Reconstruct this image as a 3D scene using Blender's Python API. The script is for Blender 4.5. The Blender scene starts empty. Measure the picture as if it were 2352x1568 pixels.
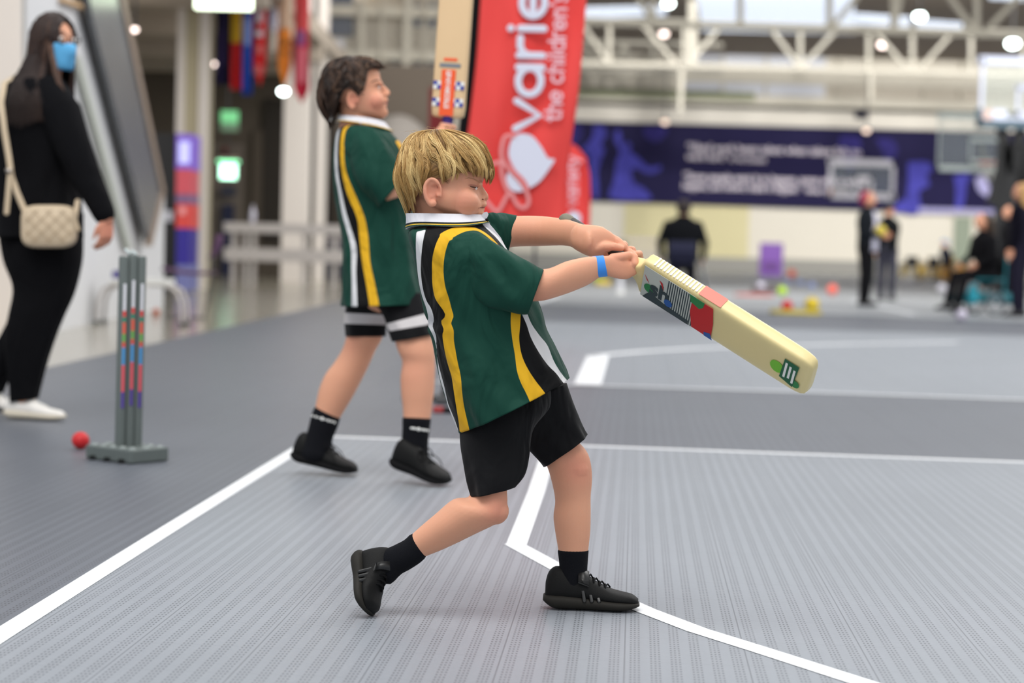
import bpy, math, random
import numpy as np
from mathutils import Vector, Matrix
from mathutils.bvhtree import BVHTree
random.seed(7); np.random.seed(7)
SC = bpy.context.scene
COL = SC.collection
# ------------------------------------------------------------------ camera
FPX = 2352 * 70.0 / 36.0
CAMH = 0.76
PITCH = math.atan((784 - 565) / FPX)
ROLL = math.radians(1.5)
_f = Vector((0, math.cos(PITCH), -math.sin(PITCH)))
_u0 = Vector((0, math.sin(PITCH), math.cos(PITCH)))
_r0 = Vector((1, 0, 0))
_r = _r0 * math.cos(ROLL) + _u0 * math.sin(ROLL)
_u = _u0 * math.cos(ROLL) - _r0 * math.sin(ROLL)
cam_data = bpy.data.cameras.new('camera')
cam = bpy.data.objects.new('camera', cam_data)
COL.objects.link(cam)
M = Matrix((( _r.x, _u.x, -_f.x, 0), (_r.y, _u.y, -_f.y, 0), (_r.z, _u.z, -_f.z, CAMH), (0, 0, 0, 1)))
cam.matrix_world = M
cam_data.sensor_width = 36; cam_data.lens = 70
cam_data.clip_end = 300
cam_data.dof.use_dof = True
cam_data.dof.focus_distance = 4.12
cam_data.dof.aperture_fstop = 2.8
SC.camera = cam
# ------------------------------------------------------------------ world, lamps, exposure
SC.view_settings.view_transform = 'Standard'
SC.view_settings.look = 'None'
SC.view_settings.gamma = 1
SC.view_settings.use_curve_mapping = False
SC.view_settings.exposure = 0.0
W = bpy.data.worlds.new('world'); SC.world = W; W.use_nodes = True
W.node_tree.nodes['Background'].inputs[0].default_value = (0.93, 0.96, 1.0, 1)
W.node_tree.nodes['Background'].inputs[1].default_value = 0.80
def area(name, loc, size, power, aim, color=(1, 1, 1)):
    d = bpy.data.lights.new(name, 'AREA'); d.shape = 'RECTANGLE'; d.size, d.size_y = size
    d.energy = power; d.color = color
    o = bpy.data.objects.new(name, d); COL.objects.link(o); o.location = loc
    o.rotation_euler = (Vector(aim) - Vector(loc)).to_track_quat('-Z', 'Y').to_euler()
    return o
area('hall_lamps_near', (-1.0, 2.0, 7.5), (7, 5), 560, (0.0, 5.5, 0), (1.0, 0.98, 0.95))
area('hall_lamps_middle', (8, 18, 9.5), (18, 12), 1900, (5, 20, 0), (1.0, 0.98, 0.95))
area('hall_lamps_far', (12, 34, 7.9), (34, 10), 2600, (12, 44, 0), (1.0, 0.97, 0.92))
area('foyer_lamps', (-9, 27, 4.0), (8, 10), 170, (-9, 30, 0), (1.0, 0.93, 0.82))
for _x in (-4, 5, 14, 23, 32):  # unseen spots added under the roof to brighten the back wall
    _d = bpy.data.lights.new('added_wall_spot', 'SPOT'); _d.energy = 15000; _d.spot_size = math.radians(62); _d.spot_blend = 1.0; _d.shadow_soft_size = .5; _d.color = (1.0, .98, .95)
    _o = bpy.data.objects.new('added_wall_spot', _d); COL.objects.link(_o); _o.location = (_x, 46, 7.7)
    _o.rotation_euler = (Vector((_x, 74, 3.6)) - Vector(_o.location)).to_track_quat('-Z', 'Y').to_euler()

# ------------------------------------------------------------------ geometry helpers
O = Vector((0, 0, CAMH))
def ray(px, py):
    return _f + _r * ((px - 1176) / FPX) + _u * ((784 - py) / FPX)
def P(px, py, Y):
    d = ray(px, py); return O + d * (Y / d.y)
def G(px, py, z=0.0):
    d = ray(px, py); t = (z - CAMH) / d.z; return O + d * t
def HOR(px): return 565 + (px - 1176) * math.tan(ROLL)
def PP(px, py, p0, n):
    d = ray(px, py); t = (Vector(p0) - O).dot(n) / d.dot(n); return O + d * t
def np3(v): return np.array((v[0], v[1], v[2]), float)
def srgb(c):
    out = []
    for v in c[:3]:
        v = v / 255.0
        out.append(v / 12.92 if v <= 0.04045 else ((v + 0.055) / 1.055) ** 2.4)
    return (*out, 1.0)

ORG = {}
def org(o):
    return ORG.get(o.name, (0, 0, 0)) if o is not None else (0, 0, 0)
def tag(o, label=None, cat=None, group=None, kind=None):
    if label: o['label'] = label
    if cat: o['category'] = cat
    if group: o['group'] = group
    if kind: o['kind'] = kind
    return o
def thing(name, loc, label, cat, group=None):
    o = bpy.data.objects.new(name, None); COL.objects.link(o)
    o.location = loc; o.empty_display_size = 0.1
    ORG[o.name] = tuple(loc)
    return tag(o, label, cat, group)
class MB:
    def __init__(s): s.V = []; s.F = []; s.n = 0; s.mi = []
    def add(s, V, F, mi=0):
        V = np.asarray(V, float).reshape(-1, 3)
        s.V.append(V); s.F += [tuple(i + s.n for i in f) for f in F]; s.mi += [mi] * len(F); s.n += len(V); return s
    def box(s, a, b, mi=0, rot=None, pivot=None):
        x0, y0, z0 = a; x1, y1, z1 = b
        V = np.array([(x0,y0,z0),(x1,y0,z0),(x1,y1,z0),(x0,y1,z0),(x0,y0,z1),(x1,y0,z1),(x1,y1,z1),(x0,y1,z1)], float)
        if rot is not None:
            c, si = math.cos(rot), math.sin(rot); p = np.array(pivot if pivot is not None else ((x0+x1)/2, (y0+y1)/2, 0), float)
            W_ = V - p; V = np.stack([W_[:,0]*c - W_[:,1]*si, W_[:,0]*si + W_[:,1]*c, W_[:,2]], 1) + p
        return s.add(V, [(0,3,2,1),(4,5,6,7),(0,1,5,4),(1,2,6,5),(2,3,7,6),(3,0,4,7)], mi)
    def tube(s, pts, r, n=10, mi=0, caps=True, flat=1.0, side=None):
        V, F = tube(pts, r, n, caps, flat, side); return s.add(V, F, mi)
    def bar(s, a, b, w, h=None, mi=0):
        a, b = Vector(a), Vector(b); d = (b - a).normalized(); h = h or w
        up = Vector((0, 0, 1)) if abs(d.z) < 0.9 else Vector((0, 1, 0))
        x = d.cross(up).normalized() * (w / 2); y = x.cross(d).normalized() * (h / 2)
        V = [a-x-y, a+x-y, a+x+y, a-x+y, b-x-y, b+x-y, b+x+y, b-x+y]
        return s.add([tuple(v) for v in V], [(0,3,2,1),(4,5,6,7),(0,1,5,4),(1,2,6,5),(2,3,7,6),(3,0,4,7)], mi)
    def ball(s, c, r, n=16, sc=(1, 1, 1), mi=0, zmin=-1):
        V = []; F = []
        m = n // 2
        for i in range(m + 1):
            th = math.pi * i / m
            zz = math.cos(th)
            for j in range(n):
                ph = 2 * math.pi * j / n
                V.append((c[0] + r*sc[0]*math.sin(th)*math.cos(ph), c[1] + r*sc[1]*math.sin(th)*math.sin(ph), c[2] + r*sc[2]*max(zz, zmin)))
        for i in range(m):
            for j in range(n):
                a = i*n + j; b = i*n + (j+1) % n
                F.append((a, a + n, b + n, b))
        return s.add(V, F, mi)
    def poly(s, pts, off, mi=0):
        pts = [Vector(p) for p in pts]; off = Vector(off); n = len(pts)
        V = [tuple(p) for p in pts] + [tuple(p + off) for p in pts]
        F = [tuple(range(n)), tuple(range(2*n-1, n-1, -1))] + [(i, n+i, n+(i+1) % n, (i+1) % n) for i in range(n)]
        return s.add(V, F, mi)
    def arrays(s): return np.concatenate(s.V), s.F
    def build(s, name, mat, parent=None, smooth=True, **kw):
        V, F = s.arrays()
        return mobj(name, V, F, mat, parent, smooth, mi=s.mi, **kw)
def mobj(name, V, F, mat, parent=None, smooth=True, mi=None, label=None):
    me = bpy.data.meshes.new(name)
    V = np.asarray(V, float) - np.array(org(parent))
    me.from_pydata(V.tolist(), [], [tuple(int(i) for i in f) for f in F])
    mats = mat if isinstance(mat, (list, tuple)) else [mat]
    for m in mats: me.materials.append(m)
    if mi is not None and len(mats) > 1: me.polygons.foreach_set('material_index', mi)
    if smooth: me.polygons.foreach_set('use_smooth', [True] * len(me.polygons))
    me.update()
    o = bpy.data.objects.new(name, me); COL.objects.link(o)
    if parent is not None:
        o.parent = parent; ORG[o.name] = org(parent)
    if label: o['label'] = label
    return o
def shade_auto(o, ang=40):
    me = o.data
    me.polygons.foreach_set('use_smooth', [True] * len(me.polygons))
    try: me.set_sharp_from_angle(angle=math.radians(ang))
    except Exception: pass
    return o
def attr(o, name, arr):
    a = o.data.attributes.new(name, 'FLOAT', 'POINT'); a.data.foreach_set('value', np.asarray(arr, np.float32))
def ring(c, A, B, n=32, e=2.0, egg=0.0):
    t = np.arange(n) * 2 * math.pi / n
    ct, st = np.cos(t), np.sin(t)
    x = np.sign(ct) * np.abs(ct) ** (2 / e); y = np.sign(st) * np.abs(st) ** (2 / e)
    return np3(c) + x[:, None] * np3(A) + (y * (1 - egg * x))[:, None] * np3(B)
def loft(rings, c0=True, c1=True):
    n = len(rings[0]); V = np.concatenate(rings); F = []
    for i in range(len(rings) - 1):
        for j in range(n):
            F.append((i*n + j, i*n + (j+1) % n, (i+1)*n + (j+1) % n, (i+1)*n + j))
    ex = []
    if c0:
        k = len(V) + len(ex); ex.append(rings[0].mean(0)); F += [(k, (j+1) % n, j) for j in range(n)]
    if c1:
        k = len(V) + len(ex); ex.append(rings[-1].mean(0)); b = (len(rings) - 1) * n; F += [(k, b + j, b + (j+1) % n) for j in range(n)]
    if ex: V = np.concatenate([V, np.array(ex)])
    return V, F
def catmull(rows, m):
    R = np.array(rows, float); out = []
    n = len(R)
    for i in range(n - 1):
        p0 = R[max(i-1, 0)]; p1 = R[i]; p2 = R[i+1]; p3 = R[min(i+2, n-1)]
        for k in range(m):
            t = k / m
            out.append(0.5 * ((2*p1) + (-p0+p2)*t + (2*p0-5*p1+4*p2-p3)*t*t + (-p0+3*p1-3*p2+p3)*t**3))
    out.append(R[-1]); return np.array(out)
def tube(pts, r, n=10, caps=True, flat=1.0, side=None):
    pts = [np3(p) for p in pts]; m = len(pts)
    rr = list(r) if hasattr(r, '__len__') else [r] * m
    T = [pts[min(i+1, m-1)] - pts[max(i-1, 0)] for i in range(m)]
    T = [t / (np.linalg.norm(t) + 1e-12) for t in T]
    s0 = np3(side) if side is not None else (np.array((0., 1., 0.)) if abs(T[0][1]) < 0.9 else np.array((1., 0., 0.)))
    rings = []; s = s0
    for i in range(m):
        s = s - T[i] * s.dot(T[i]); s = s / (np.linalg.norm(s) + 1e-12)
        b = np.cross(T[i], s)
        if i == 0 and caps:
            for a in (75, 50, 25):
                a = math.radians(a); rings.append(ring(pts[0] - T[0]*rr[0]*math.sin(a), b*rr[0]*math.cos(a), s*rr[0]*flat*math.cos(a), n))
        rings.append(ring(pts[i], b*rr[i], s*rr[i]*flat, n))
        if i == m-1 and caps:
            for a in (25, 50, 75):
                a = math.radians(a); rings.append(ring(pts[i] + T[i]*rr[i]*math.sin(a), b*rr[i]*math.cos(a), s*rr[i]*flat*math.cos(a), n))
    return loft(rings)
def plimb(rows, Y0, n=28, m=4, round0=True, round1=True, e=2.0, side=(0, 1, 0), kd=1.0):
    """rows: outline pixel pairs (lx,ly,rx,ry,dy,k): a limb whose two edges the photo shows, at its own depth, with depth radius k*half-width."""
    R = catmull([tuple(r) + (1.0,) * (6 - len(r)) for r in rows], m)
    rings = []
    cs = []
    for (lx, ly, rx, ry, dy, k) in R:
        a = np3(P(lx, ly, Y0 + dy)); b = np3(P(rx, ry, Y0 + dy))
        c = (a + b) / 2; A = (b - a) / 2; h = np.linalg.norm(A)
        cs.append((c, A, np3(side) * h * k * kd))
    def rd(i, j):
        c, A, B = cs[i]; d = c - cs[j][0]; d /= np.linalg.norm(d) + 1e-9; h = np.linalg.norm(A)
        return [ring(c + d*h*math.sin(math.radians(a))*0.8, A*math.cos(math.radians(a)), B*math.cos(math.radians(a)), n, e) for a in (25, 50, 75)]
    if round0: rings += rd(0, 1)[::-1]
    rings += [ring(c, A, B, n, e) for c, A, B in cs]
    if round1: rings += rd(len(cs)-1, len(cs)-2)
    return loft(rings)
def remesh(mb, voxel, smooth=4):
    V, F = mb.arrays()
    me = bpy.data.meshes.new('tmp'); me.from_pydata(V.tolist(), [], [tuple(int(i) for i in f) for f in F]); me.update()
    import bmesh
    bm = bmesh.new(); bm.from_mesh(me); bmesh.ops.recalc_face_normals(bm, faces=bm.faces); bm.to_mesh(me); bm.free()
    o = bpy.data.objects.new('tmp', me); COL.objects.link(o)
    md = o.modifiers.new('r', 'REMESH'); md.mode = 'VOXEL'; md.voxel_size = voxel; md.adaptivity = 0
    if smooth:
        sm = o.modifiers.new('s', 'SMOOTH'); sm.factor = 0.5; sm.iterations = smooth
    dg = bpy.context.evaluated_depsgraph_get(); dg.update()
    m2 = bpy.data.meshes.new_from_object(o.evaluated_get(dg), depsgraph=dg)
    bpy.data.objects.remove(o); 
    V = np.empty(len(m2.vertices) * 3); m2.vertices.foreach_get('co', V); V = V.reshape(-1, 3)
    F = [tuple(p.vertices) for p in m2.polygons]
    bpy.data.meshes.remove(m2); bpy.data.meshes.remove(me)
    return V, F
def sculpt(V, ops):
    V = V.copy()
    for c, r, d in ops:
        w = np.exp(-((V - np3(c)) ** 2).sum(1) / (r * r)); V += w[:, None] * np3(d)
    return V
def bvh(V, F): return BVHTree.FromPolygons([tuple(v) for v in V], F)
def hit(tree, px, py, lift=0.0):
    loc = None; k = 0
    while loc is None and k < 30:
        d = ray(px - k, py).normalized(); loc, nor, idx, dist = tree.ray_cast(O, d); k += 1
    if loc is None: return P(px, py, YB)
    return loc - d * lift
def topix(V):
    V = np.asarray(V); D = V - np.array((0, 0, CAMH))
    z = D @ np3(_f); x = D @ np3(_r); y = D @ np3(_u)
    return 1176 + FPX * x / z, 784 - FPX * y / z
def sdpoly(x, y, pts):
    """signed distance (negative inside) to a polygon"""
    x = np.asarray(x); y = np.asarray(y)
    d = np.full(x.shape, 1e9); ins = np.zeros(x.shape, bool); n = len(pts)
    for i in range(n):
        ax, ay = pts[i]; bx, by = pts[(i+1) % n]
        ex, ey = bx-ax, by-ay; wx, wy = x-ax, y-ay
        t = np.clip((wx*ex + wy*ey) / (ex*ex + ey*ey + 1e-9), 0, 1)
        d = np.minimum(d, (wx-ex*t)**2 + (wy-ey*t)**2)
        c = ((ay <= y) & (by > y)) | ((by <= y) & (ay > y))
        xi = ax + (y-ay) / (by-ay + 1e-12) * ex
        ins ^= c & (x < xi)
    d = np.sqrt(d); return np.where(ins, -d, d)
def band(edge_l, edge_r): return list(edge_l) + list(edge_r)[::-1]

# ------------------------------------------------------------------ materials
def mat(name, col, rough=0.7, var=0.06, scale=12.0, bump=0.0, bscale=300.0, metal=0.0, spec=0.4, sss=0.0, sheen=0.0, coat=0.0):
    m = bpy.data.materials.new(name); m.use_nodes = True
    nt = m.node_tree; b = nt.nodes['Principled BSDF']; c = srgb(col)
    b.inputs['Roughness'].default_value = rough; b.inputs['Metallic'].default_value = metal
    b.inputs['Specular IOR Level'].default_value = spec
    if sheen: b.inputs['Sheen Weight'].default_value = sheen
    if coat: b.inputs['Coat Weight'].default_value = coat
    tc = nt.nodes.new('ShaderNodeTexCoord')
    n = nt.nodes.new('ShaderNodeTexNoise'); n.inputs['Scale'].default_value = scale; n.inputs['Detail'].default_value = 4
    nt.links.new(tc.outputs['Object'], n.inputs['Vector'])
    mx = nt.nodes.new('ShaderNodeMix'); mx.data_type = 'RGBA'
    mx.inputs[6].default_value = (*[v * (1 - var) for v in c[:3]], 1); mx.inputs[7].default_value = (*[min(1, v * (1 + var)) for v in c[:3]], 1)
    nt.links.new(n.outputs['Fac'], mx.inputs[0]); nt.links.new(mx.outputs[2], b.inputs['Base Color'])
    if bump:
        n2 = nt.nodes.new('ShaderNodeTexNoise'); n2.inputs['Scale'].default_value = bscale; n2.inputs['Detail'].default_value = 3
        nt.links.new(tc.outputs['Object'], n2.inputs['Vector'])
        bp = nt.nodes.new('ShaderNodeBump'); bp.inputs['Strength'].default_value = bump; bp.inputs['Distance'].default_value = 0.004
        nt.links.new(n2.outputs['Fac'], bp.inputs['Height']); nt.links.new(bp.outputs[0], b.inputs['Normal'])
    if sss:
        b.inputs['Subsurface Weight'].default_value = sss; b.inputs['Subsurface Radius'].default_value = (0.012, 0.005, 0.003); b.inputs['Subsurface Scale'].default_value = 1.0
    m['_mix'] = mx.name
    return m
def layer(m, attrname, col, lo=0.0, soft=0.0, strength=1.0):
    """where the attribute is below lo the surface has another colour (a dyed stripe, a lip)"""
    nt = m.node_tree; b = nt.nodes['Principled BSDF']
    src = b.inputs['Base Color'].links[0].from_socket
    a = nt.nodes.new('ShaderNodeAttribute'); a.attribute_name = attrname
    mr = nt.nodes.new('ShaderNodeMapRange'); mr.inputs['From Min'].default_value = lo + soft + 1e-4; mr.inputs['From Max'].default_value = lo - soft - 1e-4
    mr.inputs['To Min'].default_value = 0; mr.inputs['To Max'].default_value = strength
    nt.links.new(a.outputs['Fac'], mr.inputs['Value'])
    mx = nt.nodes.new('ShaderNodeMix'); mx.data_type = 'RGBA'; mx.inputs[7].default_value = srgb(col)
    nt.links.new(mr.outputs[0], mx.inputs[0]); nt.links.new(src, mx.inputs[6]); nt.links.new(mx.outputs[2], b.inputs['Base Color'])
def emis(name, col, strength):
    m = bpy.data.materials.new(name); m.use_nodes = True; b = m.node_tree.nodes['Principled BSDF']
    b.inputs['Base Color'].default_value = srgb(col); b.inputs['Emission Color'].default_value = srgb(col); b.inputs['Emission Strength'].default_value = strength
    return m
def glass(name, col=(225, 235, 235), alpha=0.25, rough=0.1):
    m = bpy.data.materials.new(name); m.use_nodes = True; nt = m.node_tree; b = nt.nodes['Principled BSDF']
    b.inputs['Base Color'].default_value = srgb(col); b.inputs['Roughness'].default_value = rough; b.inputs['Alpha'].default_value = alpha; b.inputs['Specular IOR Level'].default_value = .1
    return m
def text(name, body, size, mat_, parent, origin, ex, ez, extrude=0.002, offset=0.0, align='LEFT', stretch=1.0, shear=0.0, depth=None):
    """lettering as a mesh; ex = reading direction, ez = letter up"""
    cu = bpy.data.curves.new('tmp', 'FONT'); cu.body = body; cu.size = size; cu.extrude = extrude; cu.offset = offset; cu.align_x = align; cu.shear = shear
    o = bpy.data.objects.new('tmp', cu); COL.objects.link(o)
    dg = bpy.context.evaluated_depsgraph_get(); dg.update()
    me = bpy.data.meshes.new_from_object(o.evaluated_get(dg), depsgraph=dg); bpy.data.objects.remove(o)
    V = np.empty(len(me.vertices)*3); me.vertices.foreach_get('co', V); V = V.reshape(-1, 3)
    ex = np3(Vector(ex).normalized()); ez = np3(Vector(ez).normalized()); ey = np.cross(ex, ez)
    V = np3(origin) + V[:, :1]*stretch*ex + V[:, 1:2]*ez + V[:, 2:3]*(-ey)
    F = [tuple(p.vertices) for p in me.polygons]; bpy.data.meshes.remove(me)
    return mobj(name, V, F, mat_, parent, smooth=False)
SKIN = mat('skin', (222, 162, 131), 0.55, 0.05, 18, 0.08, 500, sss=0.18, spec=0.35)
layer(SKIN, 'blush', (208, 126, 108), -0.5, 0.5, 0.75)
layer(SKIN, 'lip', (196, 122, 112), -0.6, 0.3, 0.9)
BLACK = mat('black_cloth', (11, 11, 13), 0.85, 0.1, 20, 0.15, 400, spec=0.2)
WHITE = mat('white_cloth', (215, 215, 220), 0.8, 0.03, 20, 0.1, 400, spec=0.2)
GREENC = (13, 62, 50)
# ------------------------------------------------------------------ clothing, hair and shoe builders
def folds(m, scale=9, strength=.85):
    nt = m.node_tree; b = nt.nodes['Principled BSDF']
    tc = nt.nodes.new('ShaderNodeTexCoord'); mp = nt.nodes.new('ShaderNodeMapping'); mp.inputs['Scale'].default_value = (1.3, 1, .55); mp.inputs['Rotation'].default_value = (0, .5, 0)
    n = nt.nodes.new('ShaderNodeTexNoise'); n.inputs['Scale'].default_value = scale; n.inputs['Detail'].default_value = 2.5; n.inputs['Distortion'].default_value = 1.2
    bp = nt.nodes.new('ShaderNodeBump'); bp.inputs['Strength'].default_value = strength; bp.inputs['Distance'].default_value = .03
    nt.links.new(tc.outputs['Object'], mp.inputs['Vector']); nt.links.new(mp.outputs[0], n.inputs['Vector']); nt.links.new(n.outputs['Fac'], bp.inputs['Height'])
    if b.inputs['Normal'].is_linked: nt.links.new(b.inputs['Normal'].links[0].from_socket, bp.inputs['Normal'])
    nt.links.new(bp.outputs[0], b.inputs['Normal'])
def striped(name, base, polys, bump=0.25, rough=0.75):
    m = mat(name, base, rough, 0.08, 6, bump*.3, 900, spec=0.2, sheen=0.03); folds(m)
    for k, c in polys: layer(m, k, c, 0.0, 0.35)
    return m
def shoe(parent, heel, toe, up, w, h, mu, ms, collar_fn=None, strap=None, laces=None, name='shoe', label=None, sole_h=0.03, sx=1.0, stripes=None):
    """sneaker: heel and toe points at the sole's underside, up vector; a sole, an upper, a strap or laces"""
    heel, toe, up = Vector(heel), Vector(toe), Vector(up).normalized()
    X = toe - heel; L = X.length; X.normalize(); Y = up.cross(X).normalized(); Z = X.cross(Y).normalized()
    def loc(x, y, z): return np3(heel + X*(x*L) + Y*y + Z*z)
    prof = [(0.0,.50,.18),(0.03,.68,.5),(0.1,.80,.8),(0.25,.84,.95),(0.42,.80,1),(0.58,.92,1),(0.72,1.0,1),(0.85,.94,1),(0.94,.72,.9),(0.985,.52,.75),(1.0,.30,.45)]
    P_ = catmull(prof, 3)
    rs = []
    for x, ww, hh in P_:
        z0 = 0.010*max(0, (x-0.78)/0.22)**2*sx + 0.016*max(0, (0.13-x)/0.13)**1.6
        top = max(sole_h*(1.32 - 0.62*x)*(1 if hh > .9 else (0.72+0.28*hh)), z0*1.0+.006)
        c = loc(x, 0, (top+z0)/2); rs.append(ring(c, np3(Y)*(w/2*ww*1.06), np3(Z)*((top-z0)/2), 24, 2.7))
    V, F = loft(rs)
    up_ = MB()
    prof = [(0.02,.45,.62),(0.05,.62,.86),(0.12,.74,1.0),(0.22,.78,.97),(0.32,.78,.92),(0.42,.78,.86),(0.55,.88,.66),(0.7,.94,.50),(0.82,.90,.43),(0.92,.74,.38),(0.985,.42,.28)]
    rs = []
    for x, ww, hh in catmull(prof, 3):
        zb = sole_h*0.5; zt = h*hh
        c = loc(x, 0, (zb+zt)/2); rr = ring(c, np3(Y)*(w/2*ww), np3(Z)*((zt-zb)/2), 28, 2.5)
        # narrower towards the top
        rel = (rr - np3(heel)) @ np3(Z); yy = (rr - np3(heel)) @ np3(Y)
        k = np.clip((rel - zb)/(zt-zb), 0, 1); sh = 1 - 0.38*k**1.5*(1 if x < .6 else .55)
        rr = rr + ((sh-1)*yy)[:, None]*np3(Y); rs.append(rr)
    up_.add(*loft(rs))
    s = up_.build(name, mu, parent)
    if label: s['label'] = label
    mobj('sole', V, F, ms, s)
    def arc(x, zt, k=0.93, n=9, lift=0.002, a0=-75, a1=75):
        out = []
        for i in range(n):
            a = math.radians(a0 + (a1-a0)*i/(n-1)); y = math.sin(a)*w/2*.62*k; z = zt*(0.55+0.45*math.cos(a)) + lift
            out.append(loc(x, y, z))
        return out
    if strap is not None:
        st = MB(); a = arc(0.36, h*0.93, 1.28, 11, 0.004); b = arc(0.47, h*0.80, 1.28, 11, 0.004)
        V = []; 
        zz = np3(Z)*0.004
        for p, q in zip(a, b): V += [p, q, q+zz, p+zz]
        F = []
        for i in range(10):
            for j in range(4): F.append((i*4+j, i*4+(j+1)%4, (i+1)*4+(j+1)%4, (i+1)*4+j))
        F += [(0,1,2,3), (43,42,41,40)]
        st.add(V, F); st.build('strap', strap, s)
    if laces is not None:
        lc = MB()
        for x in (0.46, 0.52, 0.58, 0.64):
            zt = h*np.interp(x, [.42,.55,.7], [.86,.66,.50])
            lc.tube(arc(x, zt, 0.9, 7, 0.003, -42, 42), 0.0022, 6)
            A = arc(x, zt, 0.9, 7, 0.003, -42, 42); B_ = arc(x+.05, h*np.interp(x+.05, [.42,.55,.7], [.86,.66,.50]), 0.9, 7, 0.003, -42, 42)
            lc.tube([A[1], (A[3]+B_[3])/2 + np3(Z)*.003, B_[5]], 0.0018, 6)
        if laces[1]:
            t0 = loc(.5, 0, h*.76)
            for sg in (-1, 1):
                lc.tube([t0, loc(.47, sg*w*.25, h*.9), loc(.52, sg*w*.5, h*.72), loc(.57, sg*w*.4, h*.6), t0], 0.0019, 6)
                lc.tube([t0, loc(.58, sg*w*.3, h*.72), loc(.66, sg*w*.5, h*.55), loc(.72, sg*w*.58, h*.35)], 0.0017, 6)
        lc.build('lace', laces[0], s)
    if stripes is not None:
        for sg in (-1, 1):
            for k in range(3):
                x0 = 0.43 + k*0.075
                a = [loc(x0 - 0.03*t, sg*w/2*(.89-.36*t), h*(.26+.34*t*(1-.18*k))) for t in (0, .33, .66, 1)]
                mb = MB(); mb.tube(a, 0.0042, 6, flat=0.22); mb.build('side_stripe', stripes, s)
    return s
def hair_mat(name, c1, c2, c3):
    m = bpy.data.materials.new(name); m.use_nodes = True; nt = m.node_tree; b = nt.nodes['Principled BSDF']
    a = nt.nodes.new('ShaderNodeAttribute'); a.attribute_name = 'tone'
    r = nt.nodes.new('ShaderNodeValToRGB'); r.color_ramp.elements[0].color = srgb(c1); r.color_ramp.elements[1].color = srgb(c3)
    e = r.color_ramp.elements.new(0.5); e.color = srgb(c2)
    nt.links.new(a.outputs['Fac'], r.inputs[0]); nt.links.new(r.outputs[0], b.inputs['Base Color'])
    b.inputs['Roughness'].default_value = 0.42; b.inputs['Specular IOR Level'].default_value = 0.45
    return m
def strands(paths, tones, radii, name, m, parent, n=3):
    """many fine tapered locks as one hair mesh; paths (N,K,3)"""
    Pn = np.asarray(paths); N, K, _ = Pn.shape
    T = np.empty_like(Pn); T[:, 1:-1] = Pn[:, 2:] - Pn[:, :-2]; T[:, 0] = Pn[:, 1]-Pn[:, 0]; T[:, -1] = Pn[:, -1]-Pn[:, -2]
    T /= np.linalg.norm(T, axis=2, keepdims=True) + 1e-12
    ref = np.array((0.3, 0.9, 0.2)); ref = np.broadcast_to(ref, T.shape)
    A = np.cross(T, ref); A /= np.linalg.norm(A, axis=2, keepdims=True) + 1e-12; B = np.cross(T, A)
    taper = np.interp(np.linspace(0, 1, K), [0, .1, .7, 1], [.5, 1, .85, .12])
    V = np.empty((N, K, n, 3))
    for j in range(n):
        a = 2*math.pi*j/n
        V[:, :, j] = Pn + (A*math.cos(a) + B*math.sin(a)) * (np.asarray(radii)[:, None]*taper[None])[..., None]
    V = V.reshape(-1, 3)
    base = np.arange(N)[:, None, None]*K*n; k = np.arange(K-1)[None, :, None]*n; j = np.arange(n)[None, None, :]
    a = base+k+j; b = base+k+(j+1) % n
    F = np.stack([a, b, b+n, a+n], -1).reshape(-1, 4)
    me = bpy.data.meshes.new(name); V -= np.array(org(parent))
    me.vertices.add(len(V)); me.vertices.foreach_set('co', V.ravel())
    me.loops.add(F.size); me.loops.foreach_set('vertex_index', F.ravel().astype(np.int32))
    me.polygons.add(len(F)); me.polygons.foreach_set('loop_start', (np.arange(len(F))*4).astype(np.int32))
    me.materials.append(m); me.polygons.foreach_set('use_smooth', [True]*len(F)); me.update(calc_edges=True)
    o = bpy.data.objects.new(name, me); COL.objects.link(o); o.parent = parent; ORG[o.name] = org(parent)
    attr(o, 'tone', np.repeat(np.asarray(tones), K*n))
    return o
def ear(mb, c, s, fx, out):
    """outer ear: rim, lobe and inner bowl; c centre, s half height, fx forward unit, out = sideways unit"""
    c = np3(c); fx = np3(fx); out = np3(out); z = np.array((0, 0, 1.0))
    pts = []; rr = []
    for i in range(15):
        a = math.radians(-20 + 265*i/14)
        x = math.cos(a)*s*.60; zz = math.sin(a)*s*(.95 if a < math.pi else 1.0)
        lean = 0.22*max(0, -math.cos(a))
        pts.append(c + fx*(x - s*.12*math.sin(a)) + z*zz + out*(s*.16 + s*lean)); rr.append(s*np.interp(i, [0, 4, 10, 14], [.10, .17, .17, .2]))
    mb.tube(pts, rr, 8)
    mb.ball(c + z*(-s*.82) + fx*(s*.05) + out*(s*.1), s*.27, 12, (1, .7, 1))
    mb.tube([c + fx*(s*.35) + z*(s*.1) + out*.0, c + fx*(s*.40) - z*(s*.2) + out*(s*.12)], s*.18, 8)
    pts = [c + fx*(math.cos(math.radians(a))*s*.30 - s*.05) + z*(math.sin(math.radians(a))*s*.5 + s*.12) + out*(s*.12) for a in (60, 100, 140, 180, 220, 260)]
    mb.tube(pts, s*.1, 8)
    mb.ball(c - out*(s*.1), s*.62, 14, (.8, .3, 1.2))
def wrapfinger(mb, A0, u, w0, m0, s, rh, rf, a0, a1, lean=0.0, n=8, bulge=1.15):
    """a finger curled round a handle: from angle a0 (knuckle) to a1 (tip) about the axis"""
    pts = []; rr = []
    for i in range(n):
        t = i/(n-1); a = math.radians(a0 + (a1-a0)*t); R = rh + rf*(bulge if t < .2 else 1.0)
        pts.append(np3(A0) + np3(u)*(s + lean*t) + (np3(w0)*math.cos(a) + np3(m0)*math.sin(a))*R); rr.append(rf*np.interp(t, [0, .12, .35, .42, .7, .76, 1], [1.12, 1.0, .95, 1.05, .9, .97, .8]))
    mb.tube(pts, rr, 10)
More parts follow.
